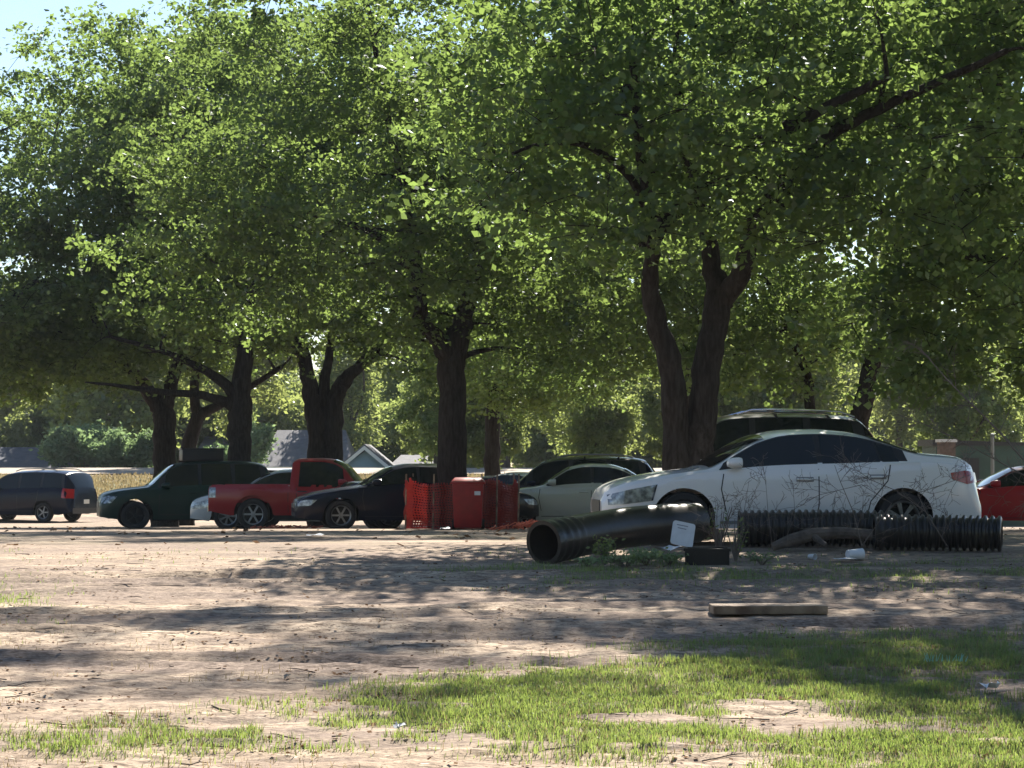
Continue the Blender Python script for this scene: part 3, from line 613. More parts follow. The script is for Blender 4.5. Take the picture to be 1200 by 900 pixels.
# ------------------------------------------------------------------ vehicles
def smooth_curve(pts, tight=False):
    xs = np.array([p[0] for p in pts], float); zs = np.array([p[1] for p in pts], float)
    h = np.diff(xs); dl = np.diff(zs)/h; m = np.zeros(len(xs)); m[0] = dl[0]; m[-1] = dl[-1]
    for i in range(1, len(xs)-1):
        if dl[i-1]*dl[i] > 0:
            w1 = 2*h[i]+h[i-1]; w2 = h[i]+2*h[i-1]; m[i] = (w1+w2)/(w1/dl[i-1]+w2/dl[i])
    def f(x):
        x = min(max(x, xs[0]), xs[-1]); i = min(int(np.searchsorted(xs, x, side='right')-1), len(xs)-2); i = max(i, 0)
        t = (x-xs[i])/h[i]
        return float((2*t**3-3*t*t+1)*zs[i]+(t**3-2*t*t+t)*h[i]*m[i]+(-2*t**3+3*t*t)*zs[i+1]+(t**3-t*t)*h[i]*m[i+1])
    return f

def wheel(parent, x, side, y, r, wd=0.21, spokes=7, double=False, rimm='rim'):
    """side -1: the -Y flank"""
    w_ = empty('wheel', (x, side*y, r)); w_.parent = parent
    h = wd/2; s = side
    prof = [(s*-h*.8, r*.62), (s*-h, r*.72), (s*-h*.95, r*.93), (s*-h*.6, r), (0, r*1.0), (s*h*.6, r), (s*h*.95, r*.93), (s*h, r*.74), (s*h*.8, r*.64)]
    MB().lathe(prof, 32, 'Y', closed=True).build('tyre', M['tyre'], w_)
    mb = MB(); rr_ = r*.66
    mb.lathe([(s*h*.75, rr_), (s*h*.95, rr_*.98), (s*h*.85, rr_*.90), (s*-h*.3, rr_*.86), (s*-h*.3, rr_*.98)], 32, 'Y', closed=True)
    mb.lathe([(s*h*.80, 0.001), (s*h*.80, rr_*.17), (s*h*.62, rr_*.22), (s*h*.2, rr_*.22), (s*h*.2, 0.001)], 16, 'Y')
    for k in range(spokes):
        a = 2*PI*k/spokes
        for da in ((-.09, .09) if double else (0,)):
            aa = a+da; c, s2 = math.cos(aa), math.sin(aa)
            rot = Matrix.Rotation(-aa, 3, 'Y')
            mb.box((c*rr_*.53, s*h*.60, s2*rr_*.53), (rr_*.78, h*.32, rr_*(.10 if double else .17)), rot)
    mb.build('rim', M[rimm], w_, fix=True)
    MB().lathe([(s*h*.12, 0.001), (s*h*.12, rr_*.9)], 24, 'Y').build('brake_disc', M['under'], w_)
    return w_

def car(name, label, cat, P, pm, L, W, loc, rz, group=None):
    root = empty(name, loc, rz, label, cat, group)
    sx = L/P['L']; T0 = smooth_curve(P['T']); E0 = smooth_curve(P['E']); W0 = smooth_curve(P['W'])
    zs = P.get('zs', 1.0)
    T = lambda x: T0(x/sx)*zs
    E = lambda x: min(E0(x/sx)*zs, T(x)-.035*zs)
    Wf = lambda x: W0(x/sx)*W/2
    sill = P.get('sill', .2); xf, xr, wr = P['wf']*sx, P['wr']*sx, P['r']; aR = wr+P.get('gap', .055)
    tum = P.get('tumble', .42); rail = .03
    def low(x):
        z = sill+.07*max(0, 1-x/.5)+.10*max(0, 1-(L-x)/.5)
        for c in (xf, xr):
            dx = abs(x-c)
            if dx < aR: z = max(z, wr+math.sqrt(aR*aR-dx*dx)*.97)
        return min(z, E(x)-.03)
    def sy(x, z):
        e = E(x); w_ = Wf(x)
        if z <= e:
            t = max(0, (e-z)/(e-sill)); return w_*(1-.045*abs(t-.42)**1.6*2-.10*max(0, t-.62)**1.2)-(.012 if t < .06 else 0)
        return w_*(1-.02)-.035-tum*(z-e)
    bed = P.get('bed')
    stn = set(np.round(np.arange(0, L+.001, .06), 4)); stn |= {round(L, 4)}
    for c in (xf, xr): stn |= set(np.round([c+aR*math.sin(a) for a in np.linspace(-PI/2, PI/2, 25)], 4))
    for x, _ in P['T']: stn.add(round(x*sx, 4))
    if bed: stn |= {round(bed[0]*sx-.005, 4), round(bed[0]*sx, 4), round(bed[1]*sx, 4), round(bed[1]*sx+.005, 4)}
    stn = sorted(x for x in stn if 0 <= x <= L+1e-6); nl_, nu, nt_ = 9, 6, 7
    V = []; Fc = []
    def ring(x):
        e = E(x); t = T(x); lo = low(x); pts = []
        for i in range(nl_):
            z = lo+(e-lo)*i/(nl_-1); pts.append((sy(x, z), z))
        g = t-e; zt = t-min(.075, .45*g)*P.get('rnd', 1.0); yt = sy(x, e+.0001)-tum*(zt-e) if g > .12 else sy(x, e)-.05
        for i in range(1, nu+1):
            f = i/nu; pts.append((sy(x, e)*(1-f)+yt*f if g <= .12 else (sy(x, e)-.035*f**.3-tum*(zt-e)*f), e+(zt-e)*f))
        for i in range(1, nt_+1):
            a = i/nt_; yy = yt*math.cos(a*PI/2); pts.append((yy, zt+(t-zt)*(1-(yy/yt)**3)))
        if bed and bed[0]*sx <= x <= bed[1]*sx:
            k = nl_+nu; yi = pts[nl_-1][0]-.09
            for j in range(nl_, len(pts)):
                q = j-nl_
                if q == 0: pts[j] = (pts[nl_-1][0]-.01, t)
                elif q == 1: pts[j] = (yi+.01, t)
                elif q == 2: pts[j] = (yi, t-.02)
                elif q == 3: pts[j] = (yi, bed[2]+.03)
                elif q == 4: pts[j] = (yi-.02, bed[2])
                else: pts[j] = ((yi-.03)*(len(pts)-1-j)/(len(pts)-1-nl_-4), bed[2])
        return pts
    X0 = -L/2
    R_ = [ring(x) for x in stn]; n = len(R_[0]); full = 2*n-1
    for x, r_ in zip(stn, R_):
        for (y, z) in r_: V.append((x+X0, -y, z))
        for (y, z) in reversed(r_[:-1]): V.append((x+X0, y, z))
    for i in range(len(stn)-1):
        for k in range(full-1): Fc.append((i*full+k, i*full+k+1, (i+1)*full+k+1, (i+1)*full+k))
    Fc.append(tuple(range(full))); Fc.append(tuple((len(stn)-1)*full+k for k in range(full-1, -1, -1)))
    MB().add(V, Fc).build('body', pm, root, ang=28)
    # underbody
    mb = MB(); mb.box((0, 0, (sill+.02+.62)/2), (L*.9, W*.5, .62-sill-.02))
    x1, x2 = xf+aR, xr-aR
    mb.box(((x1+x2)/2+X0, 0, .36), (x2-x1, W*.86, .26)); mb.build('underbody', M['under'], root, smooth=False)
    def side_poly(nm, poly, m, off=.005, sides=(-1, 1), cuts=3, label_=None, par=None):
        outs = []
        for s in sides:
            bm = bmesh.new(); f = bm.faces.new([bm.verts.new((x*sx, 0, z*zs)) for x, z in poly]); bmesh.ops.triangulate(bm, faces=[f])
            if cuts: bmesh.ops.subdivide_edges(bm, edges=bm.edges[:], cuts=cuts, use_grid_fill=True)
            for v in bm.verts:
                x, z = v.co.x, v.co.z; v.co = Vector((x+X0, s*(sy(x, z)+off), z))
            bmesh.ops.solidify(bm, geom=bm.faces[:], thickness=.004) if False else None
            bmesh.ops.recalc_face_normals(bm, faces=bm.faces)
            me = bpy.data.meshes.new(nm); bm.to_mesh(me); bm.free()
            me.polygons.foreach_set('use_smooth', [True]*len(me.polygons))
            outs.append(mesh_obj(nm, me, m, par or root))
        return outs
    def side_win(nm, q, m, off, bot=.02, top=.085):
        (a0, a1, b1, b0) = [v*sx for v in q]
        for s in (-1, 1):
            nx_, nz_ = 16, 6; vs = []; fs = []
            for j in range(nz_+1):
                f = j/nz_
                for i in range(nx_+1):
                    g = i/nx_; x = (a0*(1-f)+a1*f)*(1-g)+(b0*(1-f)+b1*f)*g
                    zl = E(x)+bot; zh = max(zl, T(x)-top*zs); z = zl+(zh-zl)*f
                    vs.append((x+X0, s*(sy(x, z)+off), z))
            for j in range(nz_):
                for i in range(nx_): k = j*(nx_+1)+i; fs.append((k, k+1, k+nx_+2, k+nx_+1))
            MB().add(vs, fs).build(nm, m, root, ang=60)
    if P.get('glasshouse'): side_win('window_trim', P['glasshouse'], M['trim'] if P.get('blackout', True) else pm, .003, 0.005, .07)
    for q in P['windows']: side_win('window', q, M['glass'], .007)
    def top_glass(nm, xa, xb, inset=.07):
        xa *= sx; xb *= sx; vs = []; fs = []; a_, b_ = 10, 12
        sgn = 1 if T(xb) > T(xa) else -1
        for i in range(a_+1):
            x = xa+(xb-xa)*i/a_; t = T(x); e = E(x); g = t-e; zt = t-min(.075, .45*g)*P.get('rnd', 1.0); yt = sy(x, e+.0001)-tum*(zt-e) if g > .12 else sy(x, e)-.05
            sl = (T(x+.02)-T(x-.02))/.04; nl2 = math.hypot(sl, 1)
            for j in range(b_+1):
                y = (yt-inset)*(2*j/b_-1); z = zt+(t-zt)*(1-abs(y/yt)**3)
                vs.append((x+X0-sl/nl2*.012, y, z+.012/nl2))
        for i in range(a_):
            for j in range(b_): k = i*(b_+1)+j; fs.append((k, k+1, k+b_+2, k+b_+1))
        MB().add(vs, fs).build(nm, M['glass'], root, ang=60)
    top_glass('windshield', *P['ws'])
    if P.get('rw'): top_glass('rear_window', *P['rw'])
    if P.get('head'): side_poly('headlight', P['head'], M['lamp_clear'], .008)
    if P.get('tail'): side_poly('taillight', P['tail'], M[P.get('tailm', 'lamp_red')], .008)
    for sm in P.get('seams', []):
        for (xa, za), (xb, zb) in zip(sm[:-1], sm[1:]):
            dx, dz = xb-xa, zb-za; l_ = math.hypot(dx, dz); ox, oz = -dz/l_*.007, dx/l_*.007
            side_poly('door_seam', [(xa-ox, za-oz), (xb-ox, zb-oz), (xb+ox, zb+oz), (xa+ox, za+oz)], M['trim'], .002, cuts=3)
    for (hx, hz) in P.get('handles', []):
        for s in (-1, 1):
            hx_, hz_ = hx*sx, hz*zs; y = sy(hx_, hz_)+.026
            MB().tube([(hx_-.10+X0, s*(y-.02), hz_), (hx_-.07+X0, s*y, hz_), (hx_+.07+X0, s*y, hz_), (hx_+.10+X0, s*(y-.02), hz_)], .013, 6).build('door_handle', P.get('hmat', pm), root)
    mz = P.get('mirror')
    if mz:
        for s in (-1, 1):
            x = mz[0]*sx; z = mz[1]*zs; y = sy(x, z); mb = MB()
            ms = P.get('ms', 1)
            prof = [(-.10, .001), (-.09, .045), (-.03, .072), (.05, .078), (.085, .070), (.085, .001)]
            mb2 = MB(); mb2.lathe([(a*ms, b_*ms) for a, b_ in prof], 14, 'X')
            vs = [(vx+x+X0, s*(y+.12)+vy*1.35, z+.03+vz*.95) for vx, vy, vz in mb2.v]
            mb.add(vs, mb2.f); mb.box((x+X0+.01, s*(y+.03), z-.01), (.07, .12, .035)); mb.build('mirror', P.get('mmat', pm), root)
    # front and tail dress, on the flat caps
    def cap(nm, end, poly, m, off=.006):
        x = -L/2-off if end == 'f' else L/2+off
        MB().prism([(y*W/2, z*zs) for y, z in poly], x-.006, x+.006, 'X').build(nm, m, root, smooth=False)
    for (nm, end, poly, mm) in P.get('caps', []): cap(nm, end, poly, M[mm])
    rkk = P.get('rack')
    if rkk:
        xa, xb, rm = rkk
        for s in (-1, 1):
            pts = []
            for x in np.linspace(xa*sx, xb*sx, 9):
                y = sy(x, T(x)-.08)-.02; pts.append((x+X0, s*y, T(x)+.045-(.05 if x in (xa*sx, xb*sx) else 0)))
            MB().tube(pts, .017, 6).build('roof_rail', M[rm], root)
        for x in (xa*sx*.65+xb*sx*.35, xa*sx*.2+xb*sx*.8):
            y = sy(x, T(x)-.08)-.02; MB().box((x+X0, 0, T(x)+.05), (.045, 2*y, .025)).build('crossbar', M['trim'], root, smooth=False)
    for c in (xf, xr):
        for s in (-1, 1): wheel(root, c+X0, s, Wf(c)-.115, wr, P.get('ww', .21), P.get('sp', 7), P.get('dbl', False), P.get('rimm', 'rim'))
    # flat side strips: sill moulding and painted handle recess shade
    for st in P.get('strips', []):
        side_poly(st[0], st[1], M[st[2]], .009)
    return root

WCAR = [(0, .60), (.06, .70), (.2, .84), (.45, .94), (.9, .985), (1.6, 1), (3.4, 1), (4.0, .975), (4.5, .93), (4.75, .86), (4.84, .78)]
SEDAN = dict(L=4.84, T=[(0, .60), (.04, .70), (.16, .765), (.46, .85), (.87, .92), (1.28, .97), (1.62, 1.17), (2.0, 1.36), (2.35, 1.44), (2.75, 1.455), (3.2, 1.42), (3.6, 1.32), (3.95, 1.20), (4.15, 1.155), (4.55, 1.12), (4.72, 1.06), (4.80, .88), (4.84, .55)],
    E=[(0, .53), (.16, .68), (.5, .78), (.9, .85), (1.4, .92), (2, .945), (3, .975), (3.6, 1.01), (4.0, 1.03), (4.6, .98), (4.84, .5)], W=WCAR, wf=.99, wr=3.78, r=.335,
    glasshouse=(1.42, 1.50, 3.80, 3.86), windows=[(1.60, 1.64, 2.66, 2.70), (2.76, 2.74, 3.42, 3.50), (3.53, 3.45, 3.66, 3.74)], ws=(1.33, 2.05), rw=(3.42, 4.02),
    head=[(.06, .63), (.07, .50), (.30, .52), (.60, .56), (.44, .585), (.42, .61), (.50, .66), (.66, .76), (.34, .70)], tail=[(4.42, .82), (4.40, .90), (4.60, .93), (4.80, .90), (4.82, .78), (4.62, .76)],
    seams=[[(1.50, .93), (1.46, .70), (1.52, .42)], [(2.70, .95), (2.70, .5), (2.66, .30)], [(3.62, 1.0), (3.58, .80), (3.36, .55), (3.30, .3)], [(1.52, .30), (3.3, .30)]],
    handles=[(2.52, .82), (3.46, .85)], mirror=(1.62, .99), strips=[('handle_recess_shade', [(2.41, .79), (2.63, .79), (2.63, .85), (2.41, .85)], 'ink'), ('handle_recess_shade', [(3.35, .82), (3.56, .82), (3.56, .88), (3.35, .88)], 'ink'), ('sill_moulding', [(1.45, .27), (3.3, .27), (3.3, .31), (1.45, .31)], 'ink')], dbl=True, sp=7, sill=.21,  # flat grey patches behind the handles paint in the shade of a recess
    caps=[('grille', 'f', [(-.42, .40), (.42, .40), (.42, .56), (-.42, .56)], 'trim'), ('license_plate', 't', [(-.18, .66), (.18, .66), (.18, .80), (-.18, .80)], 'plate')])
# second everyday sedan shape, more angular
SED2 = dict(SEDAN, strips=[], T=[(0, .58), (.05, .66), (.2, .74), (.6, .84), (1.0, .90), (1.45, .96), (1.9, 1.22), (2.2, 1.37), (2.6, 1.43), (3.1, 1.42), (3.45, 1.34), (3.95, 1.10), (4.1, 1.06), (4.65, 1.03), (4.78, .92), (4.84, .55)],
    glasshouse=(1.56, 1.64, 3.62, 3.78), windows=[(1.72, 1.78, 2.68, 2.70), (2.76, 2.76, 3.42, 3.50)], ws=(1.5, 2.18), rw=(3.48, 3.95), dbl=False, sp=6, r=.32,
    head=[(.04, .62), (.05, .52), (.32, .54), (.46, .66), (.22, .66)], tail=[(4.4, .80), (4.42, .94), (4.80, .92), (4.82, .76)], mirror=(1.78, 1.0),
    caps=[('grille', 'f', [(-.4, .48), (.4, .48), (.4, .57), (-.4, .57)], 'trim'), ('license_plate', 't', [(-.18, .66), (.18, .66), (.18, .80), (-.18, .80)], 'plate')])
WSUV = [(0, .68), (.08, .82), (.3, .93), (.7, .98), (1.5, 1), (3.9, 1), (4.5, .98), (4.7, .94), (4.8, .90)]
SUV = dict(L=4.8, T=[(0, .72), (.05, .86), (.25, .96), (.8, 1.05), (1.25, 1.10), (1.6, 1.36), (1.95, 1.62), (2.3, 1.71), (3.0, 1.74), (3.9, 1.72), (4.35, 1.66), (4.55, 1.44), (4.72, 1.12), (4.77, .8), (4.8, .5)],
    E=[(0, .62), (.3, .88), (.9, .98), (1.4, 1.02), (3, 1.06), (4.2, 1.09), (4.6, 1.06), (4.8, .46)], W=WSUV, wf=.93, wr=3.72, r=.36, gap=.07, sill=.26, tumble=.30,
    glasshouse=(1.50, 1.58, 4.40, 4.46), windows=[(1.68, 1.74, 2.58, 2.60), (2.68, 2.68, 3.46, 3.50), (3.58, 3.58, 4.22, 4.34)], ws=(1.32, 2.0), rw=(4.42, 4.70),
    head=[(.03, .80), (.04, .66), (.3, .68), (.44, .84), (.2, .86)], tail=[(4.50, .86), (4.52, 1.08), (4.74, 1.08), (4.78, .84)],
    seams=[[(1.56, 1.03), (1.54, .4)], [(2.62, 1.05), (2.62, .36)], [(3.52, 1.07), (3.46, .75), (3.3, .4)], [(1.54, .38), (3.3, .38)]], handles=[(2.45, .93), (3.3, .95)], mirror=(1.72, 1.08), ms=1.15,
    sp=5, rack=(2.3, 4.1, 'galv'),
    caps=[('grille', 'f', [(-.4, .56), (.4, .56), (.4, .70), (-.4, .70)], 'trim'), ('license_plate', 't', [(-.17, .62), (.17, .62), (.17, .76), (-.17, .76)], 'plate'), ('bumper', 't', [(-.86, .30), (.86, .30), (.86, .48), (-.86, .48)], 'trim')])
BIGSUV = dict(SUV, L=5.3, T=[(0, .7), (.05, .8), (.3, .88), (1.0, .97), (1.5, 1.04), (1.75, 1.5), (2.05, 1.80), (2.4, 1.90), (3.2, 1.93), (4.2, 1.91), (4.75, 1.86), (5.0, 1.66), (5.2, 1.25), (5.27, .85), (5.3, .5)],
    E=[(0, .6), (.3, .80), (1, .90), (1.6, 1.0), (4.6, 1.16), (5.1, 1.14), (5.3, .46)], W=[(a*5.3/4.8, b_) for a, b_ in WSUV], wf=1.0, wr=4.1, r=.39,
    glasshouse=(1.66, 1.74, 4.85, 5.0), windows=[(1.86, 1.92, 2.72, 2.74), (2.84, 2.84, 3.72, 3.76), (3.86, 3.86, 4.62, 4.80)], ws=(1.5, 2.1), rw=(4.95, 5.22), mirror=(1.9, 1.18), rack=(2.5, 4.7, 'chrome'),
    tail=[(4.98, .9), (5.0, 1.3), (5.18, 1.2), (5.27, .88)], handles=[(2.6, 1.02), (3.6, 1.04)], seams=[[(1.72, 1.1), (1.7, .4)], [(2.78, 1.12), (2.78, .4)], [(3.8, 1.14), (3.7, .5)]])
VAN = dict(SUV, L=4.9, T=[(0, .66), (.05, .78), (.3, .90), (.8, 1.0), (1.1, 1.08), (1.6, 1.42), (2.0, 1.62), (2.4, 1.70), (3.2, 1.73), (4.1, 1.71), (4.5, 1.66), (4.7, 1.42), (4.83, 1.12), (4.88, .8), (4.9, .5)],
    W=[(a*4.9/4.8, b_) for a, b_ in WSUV], r=.34, glasshouse=(1.45, 1.53, 4.5, 4.58), windows=[(1.62, 1.68, 2.58, 2.60), (2.68, 2.68, 3.54, 3.56), (3.64, 3.64, 4.36, 4.46)], rw=(4.55, 4.82), rack=(2.4, 4.2, 'galv'),
    tail=[(4.50, .82), (4.52, 1.14), (4.84, 1.10), (4.88, .80)])
PICKUP = dict(L=4.8, T=[(0, .70), (.05, .86), (.25, .93), (.8, 1.0), (1.25, 1.05), (1.3, 1.07), (1.72, 1.50), (1.95, 1.60), (2.2, 1.635), (2.75, 1.63), (2.86, 1.58), (2.90, 1.10), (2.905, 1.03), (4.72, 1.03), (4.79, 1.02), (4.8, .98)],
    E=[(0, .6), (.3, .86), (.9, .92), (1.4, .95), (2.9, .98), (2.92, .99), (4.7, .99), (4.8, .94)], W=[(0, .70), (.08, .84), (.3, .94), (.7, .98), (1.4, .97), (2.9, .97), (3.1, .98), (3.7, 1.03), (4.3, 1.0), (4.7, .96), (4.8, .92)],
    wf=.85, wr=3.74, r=.365, gap=.08, sill=.34, tumble=.30, bed=(2.94, 4.74, .62), glasshouse=(1.52, 1.62, 2.80, 2.84), windows=[(1.62, 1.68, 2.68, 2.70)], ws=(1.36, 1.92), rw=None, blackout=False,
    head=[(.03, .78), (.04, .64), (.28, .66), (.3, .82)], tailm='lamp_clear', tail=[(4.62, .74), (4.62, .97), (4.79, .97), (4.79, .74)], seams=[[(1.50, .95), (1.52, .4)], [(2.74, .96), (2.72, .4)], [(2.93, 1.0), (2.93, .4)]],
    handles=[(2.6, .88)], hmat=M['trim'], mirror=(1.66, 1.06), sp=6, mmat=M['red'],
    caps=[('bumper', 't', [(-.92, .42), (.92, .42), (.92, .56), (-.92, .56)], 'chrome')])

def put(fn_name, label, cat, P, pm, L, W, px_c, d, face_right=False, yaw=0.0, dz=0.0, group='cars parked under the trees'):
    x = at(px_c, 600, d).x
    return car(fn_name, label, cat, P, M[pm], L, W, (x, d, gz(x, d)+dz), (PI if face_right else 0)+R(yaw), group)
# nose is at -X (left) unless face_right; positive yaw turns the nose towards the camera
put('sedan', 'long white sedan parked behind the black pipes at right', 'car', SEDAN, 'white', 4.78, 1.86, 916, 28.4, yaw=5)
put('large_suv', 'black large passenger vehicle with roof rails behind the white sedan', 'car', BIGSUV, 'black', 4.45, 1.95, 868, 35.6, yaw=0)
put('hatchback', 'champagne silver car just left of the white sedan nose', 'car', dict(SED2, zs=1.02), 'champ', 4.5, 1.75, 680, 49.5, yaw=-3)
put('suv', 'navy vehicle with a silver roof rack behind the champagne car', 'car', SUV, 'navy2', 4.75, 1.86, 660, 52.8, yaw=-5)
put('sedan', 'black sedan with its nose pointing right behind the orange fence', 'car', SED2, 'black', 4.3, 1.75, 513, 48.6, face_right=True, yaw=12)
put('sedan', 'low dark blue sedan with its nose next to the red pickup', 'car', dict(SED2, zs=.97), 'navy2', 4.5, 1.75, 469, 46.8, yaw=10)
put('pickup_truck', 'red pickup truck facing right with a silver-hubbed rear wheel', 'car', PICKUP, 'red', 4.7, 1.75, 371, 51.0, face_right=True, yaw=-4)
put('sedan', 'white car almost hidden behind the bed of the red pickup', 'car', SEDAN, 'white2', 4.5, 1.75, 335, 53.8, yaw=2)
g_ = put('suv', 'dark green vehicle with a black box on its roof at left', 'car', dict(SUV, rack=None, tail=None, rimm='rim_dark'), 'green', 4.5, 1.8, 220, 56.6, yaw=14)
put('station_wagon', 'dark navy wagon seen from its rear corner at the left edge', 'car', VAN, 'navy', 4.6, 1.8, 34, 74.5, yaw=-24)
put('coupe', 'red car cut by the right picture edge behind the white sedan tail', 'car', dict(SED2, zs=.86), 'red', 4.5, 1.7, 1196, 42, yaw=-4)
put('sedan', 'silver car roof showing behind the glare right of the fenced tree', 'car', SED2, 'silver', 4.2, 1.75, 600, 56, yaw=-30)
put('sedan', 'distant dark car behind the silver car right of the fenced tree', 'car', SED2, 'black', 4.5, 1.75, 572, 61, yaw=-20)
put('van', 'pale van glimpsed between the red pickup cab and the thick trunk', 'car', dict(VAN, rack=None), 'white2', 4.6, 1.8, 340, 66, face_right=True)

# black cargo box on the green vehicle's roof
p = g_.location; x = at(236, 545, 56.6).x; zt = p.z+1.70
bx = empty('cargo_box', (x, 56.6, zt+.0), R(14), 'black square cargo box riding on the dark green vehicle roof', 'box')
MB().box((0, 0, .17), (1.05, .8, .28)).build('tub', M['trim'], bx, bevel=.03); MB().box((0, 0, .325), (1.09, .84, .05)).build('lid', M['trim'], bx, bevel=.015)

# ------------------------------------------------------------------ bin, fence, pipes
zb = gz(-.9, 43.7); xb_ = at(548.5, 600, 43.9).x
bn = empty('trash_bin', (xb_, 43.9, zb), 0, 'red wheeled bin standing against the orange mesh fence', 'bin')
mb = MB(); h = .93
mb.add([(sx_*(.27+.04*k), sy_*(.27+.05*k), z_) for k, z_ in ((0, .04), (1, h)) for sx_, sy_ in ((-1, -1), (1, -1), (1, 1), (-1, 1))], [(0, 1, 2, 3), (7, 6, 5, 4)]+[(i, 4+i, 4+(i+1) % 4, (i+1) % 4) for i in range(4)])
mb.build('tub', M['bin'], bn, bevel=.03)
MB().box((0, 0, h-.01), (.68, .70, .05)).build('rim', M['bin'], bn, bevel=.012)
MB().add([(-.33, -.35, h+.02), (.33, -.35, h+.02), (.33, .35, h+.02), (-.33, .35, h+.02), (-.27, -.24, h+.09), (.27, -.24, h+.09), (.27, .3, h+.10), (-.27, .3, h+.10)], [(0, 3, 2, 1), (4, 5, 6, 7), (0, 1, 5, 4), (1, 2, 6, 5), (2, 3, 7, 6), (3, 0, 4, 7)]).build('lid', M['bin'], bn, bevel=.02)
MB().tube([(-.25, .40, h-.02), (.25, .40, h-.02)], .018, 8).build('handle', M['bin'], bn)
for s in (-1, 1): MB().lathe([(s*.26, .001), (s*.26, .1), (s*.32, .1), (s*.32, .001)], 16, 'X', c=(0, .27, .10)).build('wheel', M['tyre'], bn)
MB().box((.19, -.318, .72), (.12, .01, .08)).build('sticker', M['card'], bn, smooth=False)

def mesh_fence():
    root = empty('safety_fence', (at(540, 600, 44.2).x, 44.2, gz(-1, 44.2)), 0, 'orange mesh safety fence wrapped around the fenced tree trunk', 'fence')
    x0 = at(475, 600, 44.2).x-root.location.x; x1 = at(607, 600, 44.2).x-root.location.x
    path = [(x0, 0), (x0+.05, 1.9), (x1-.1, 1.9), (x1, .1), (x1*.35, -.05), (x0, 0)]
    P = []; r = np.random.default_rng(8)
    tot = 0; segs = []
    for a, b_ in zip(path[:-1], path[1:]): segs.append((a, b_, math.hypot(b_[0]-a[0], b_[1]-a[1])))
    tot = sum(s[2] for s in segs); step = .055; n_ = int(tot/step); cols = []
    for i in range(n_+1):
        s = i*step; 
        for a, b_, l_ in segs:
            if s <= l_ or (a, b_, l_) is segs[-1]:
                f = min(1, s/l_); px_, py_ = a[0]+(b_[0]-a[0])*f, a[1]+(b_[1]-a[1])*f; break
            s -= l_
        top = .98-.10*abs(math.sin(i*.11))-.04*math.sin(i*.37); wob = .05*math.sin(i*.5)+.03*math.sin(i*1.3)
        cols.append((px_, py_, top, wob))
    mb = MB(); rows = 17
    def pt(i, j):
        x, y, top, wob = cols[i]; f = j/rows
        return Vector((x+.02*math.sin(j*.9+i*.3), y+wob*(1-f*.5)+.02*math.sin(j*.7), .03+(top-.03)*f))
    def ribbon(a, b_, w_, vert):
        o = Vector((w_/2, 0, 0)) if vert else Vector((0, 0, w_/2)); d_ = Vector((0, .004, 0))
        mb.add([a-o-d_, a+o-d_, b_+o-d_, b_-o-d_, a-o+d_, a+o+d_, b_+o+d_, b_-o+d_], [(0, 1, 2, 3), (7, 6, 5, 4)])
    for i in range(n_+1):
        for j in range(rows):
            ribbon(pt(i, j), pt(i, j+1), .022+.018*(i % 4 == 0), True)
            if i < n_: ribbon(pt(i, j), pt(i+1, j), .030, False)
    mb.build('mesh', M['fence'], root, smooth=False, fix=False)
    for (x, y) in path[:-1]+[(x1*.62, -.03), (x0*.5, -.03)]:
        MB().tube([(x, y, -.1), (x+.02, y, 1.1)], .017, 6).build('stake', M['timber'], root)
mesh_fence()
# crumpled piece of the mesh on the ground
xq = at(628, 607, 43).x; zq = gz(xq, 43)
r = np.random.default_rng(3); mb = MB()
for k in range(60):
    c = np.array([r.normal(0, .38), r.normal(0, .3), 0]); c[2] = .10*max(0, 1-abs(c[0])/.9)+r.uniform(.0, .06); a = r.uniform(0, 6.28); l_ = r.uniform(.08, .2)
    pts = [c+np.array([math.cos(a+q)*l_*q, math.sin(a+q)*l_*q, .05*math.sin(q*3)]) for q in (-.8, 0, .8, 1.5)]
    mb.tube(pts, .012, 4)
tag(mb.build('crumpled_mesh', mat('orange_scrap', (.75, .16, .08), .6)), 'crumpled orange netting lying on the ground right of the fence', 'netting').location = (xq, 43, zq)
mb = MB()
for k in range(50):
    c = np.array([r.normal(0, .4), r.normal(0, .2), .02+r.uniform(0, .05)]); a = r.uniform(0, 6.28); l_ = r.uniform(.08, .2)
    mb.tube([c+np.array([math.cos(a+q)*l_*q, math.sin(a+q)*l_*q, .03*math.sin(q*3)]) for q in (-.8, 0, .8)], .012, 4)
xq = at(332, 617, 49).x
tag(mb.build('crumpled_mesh', mat('dull_orange_scrap', (.42, .10, .05), .7)), 'dull orange netting on the ground under the red pickup door', 'netting').location = (xq, 49.0, gz(xq, 49))

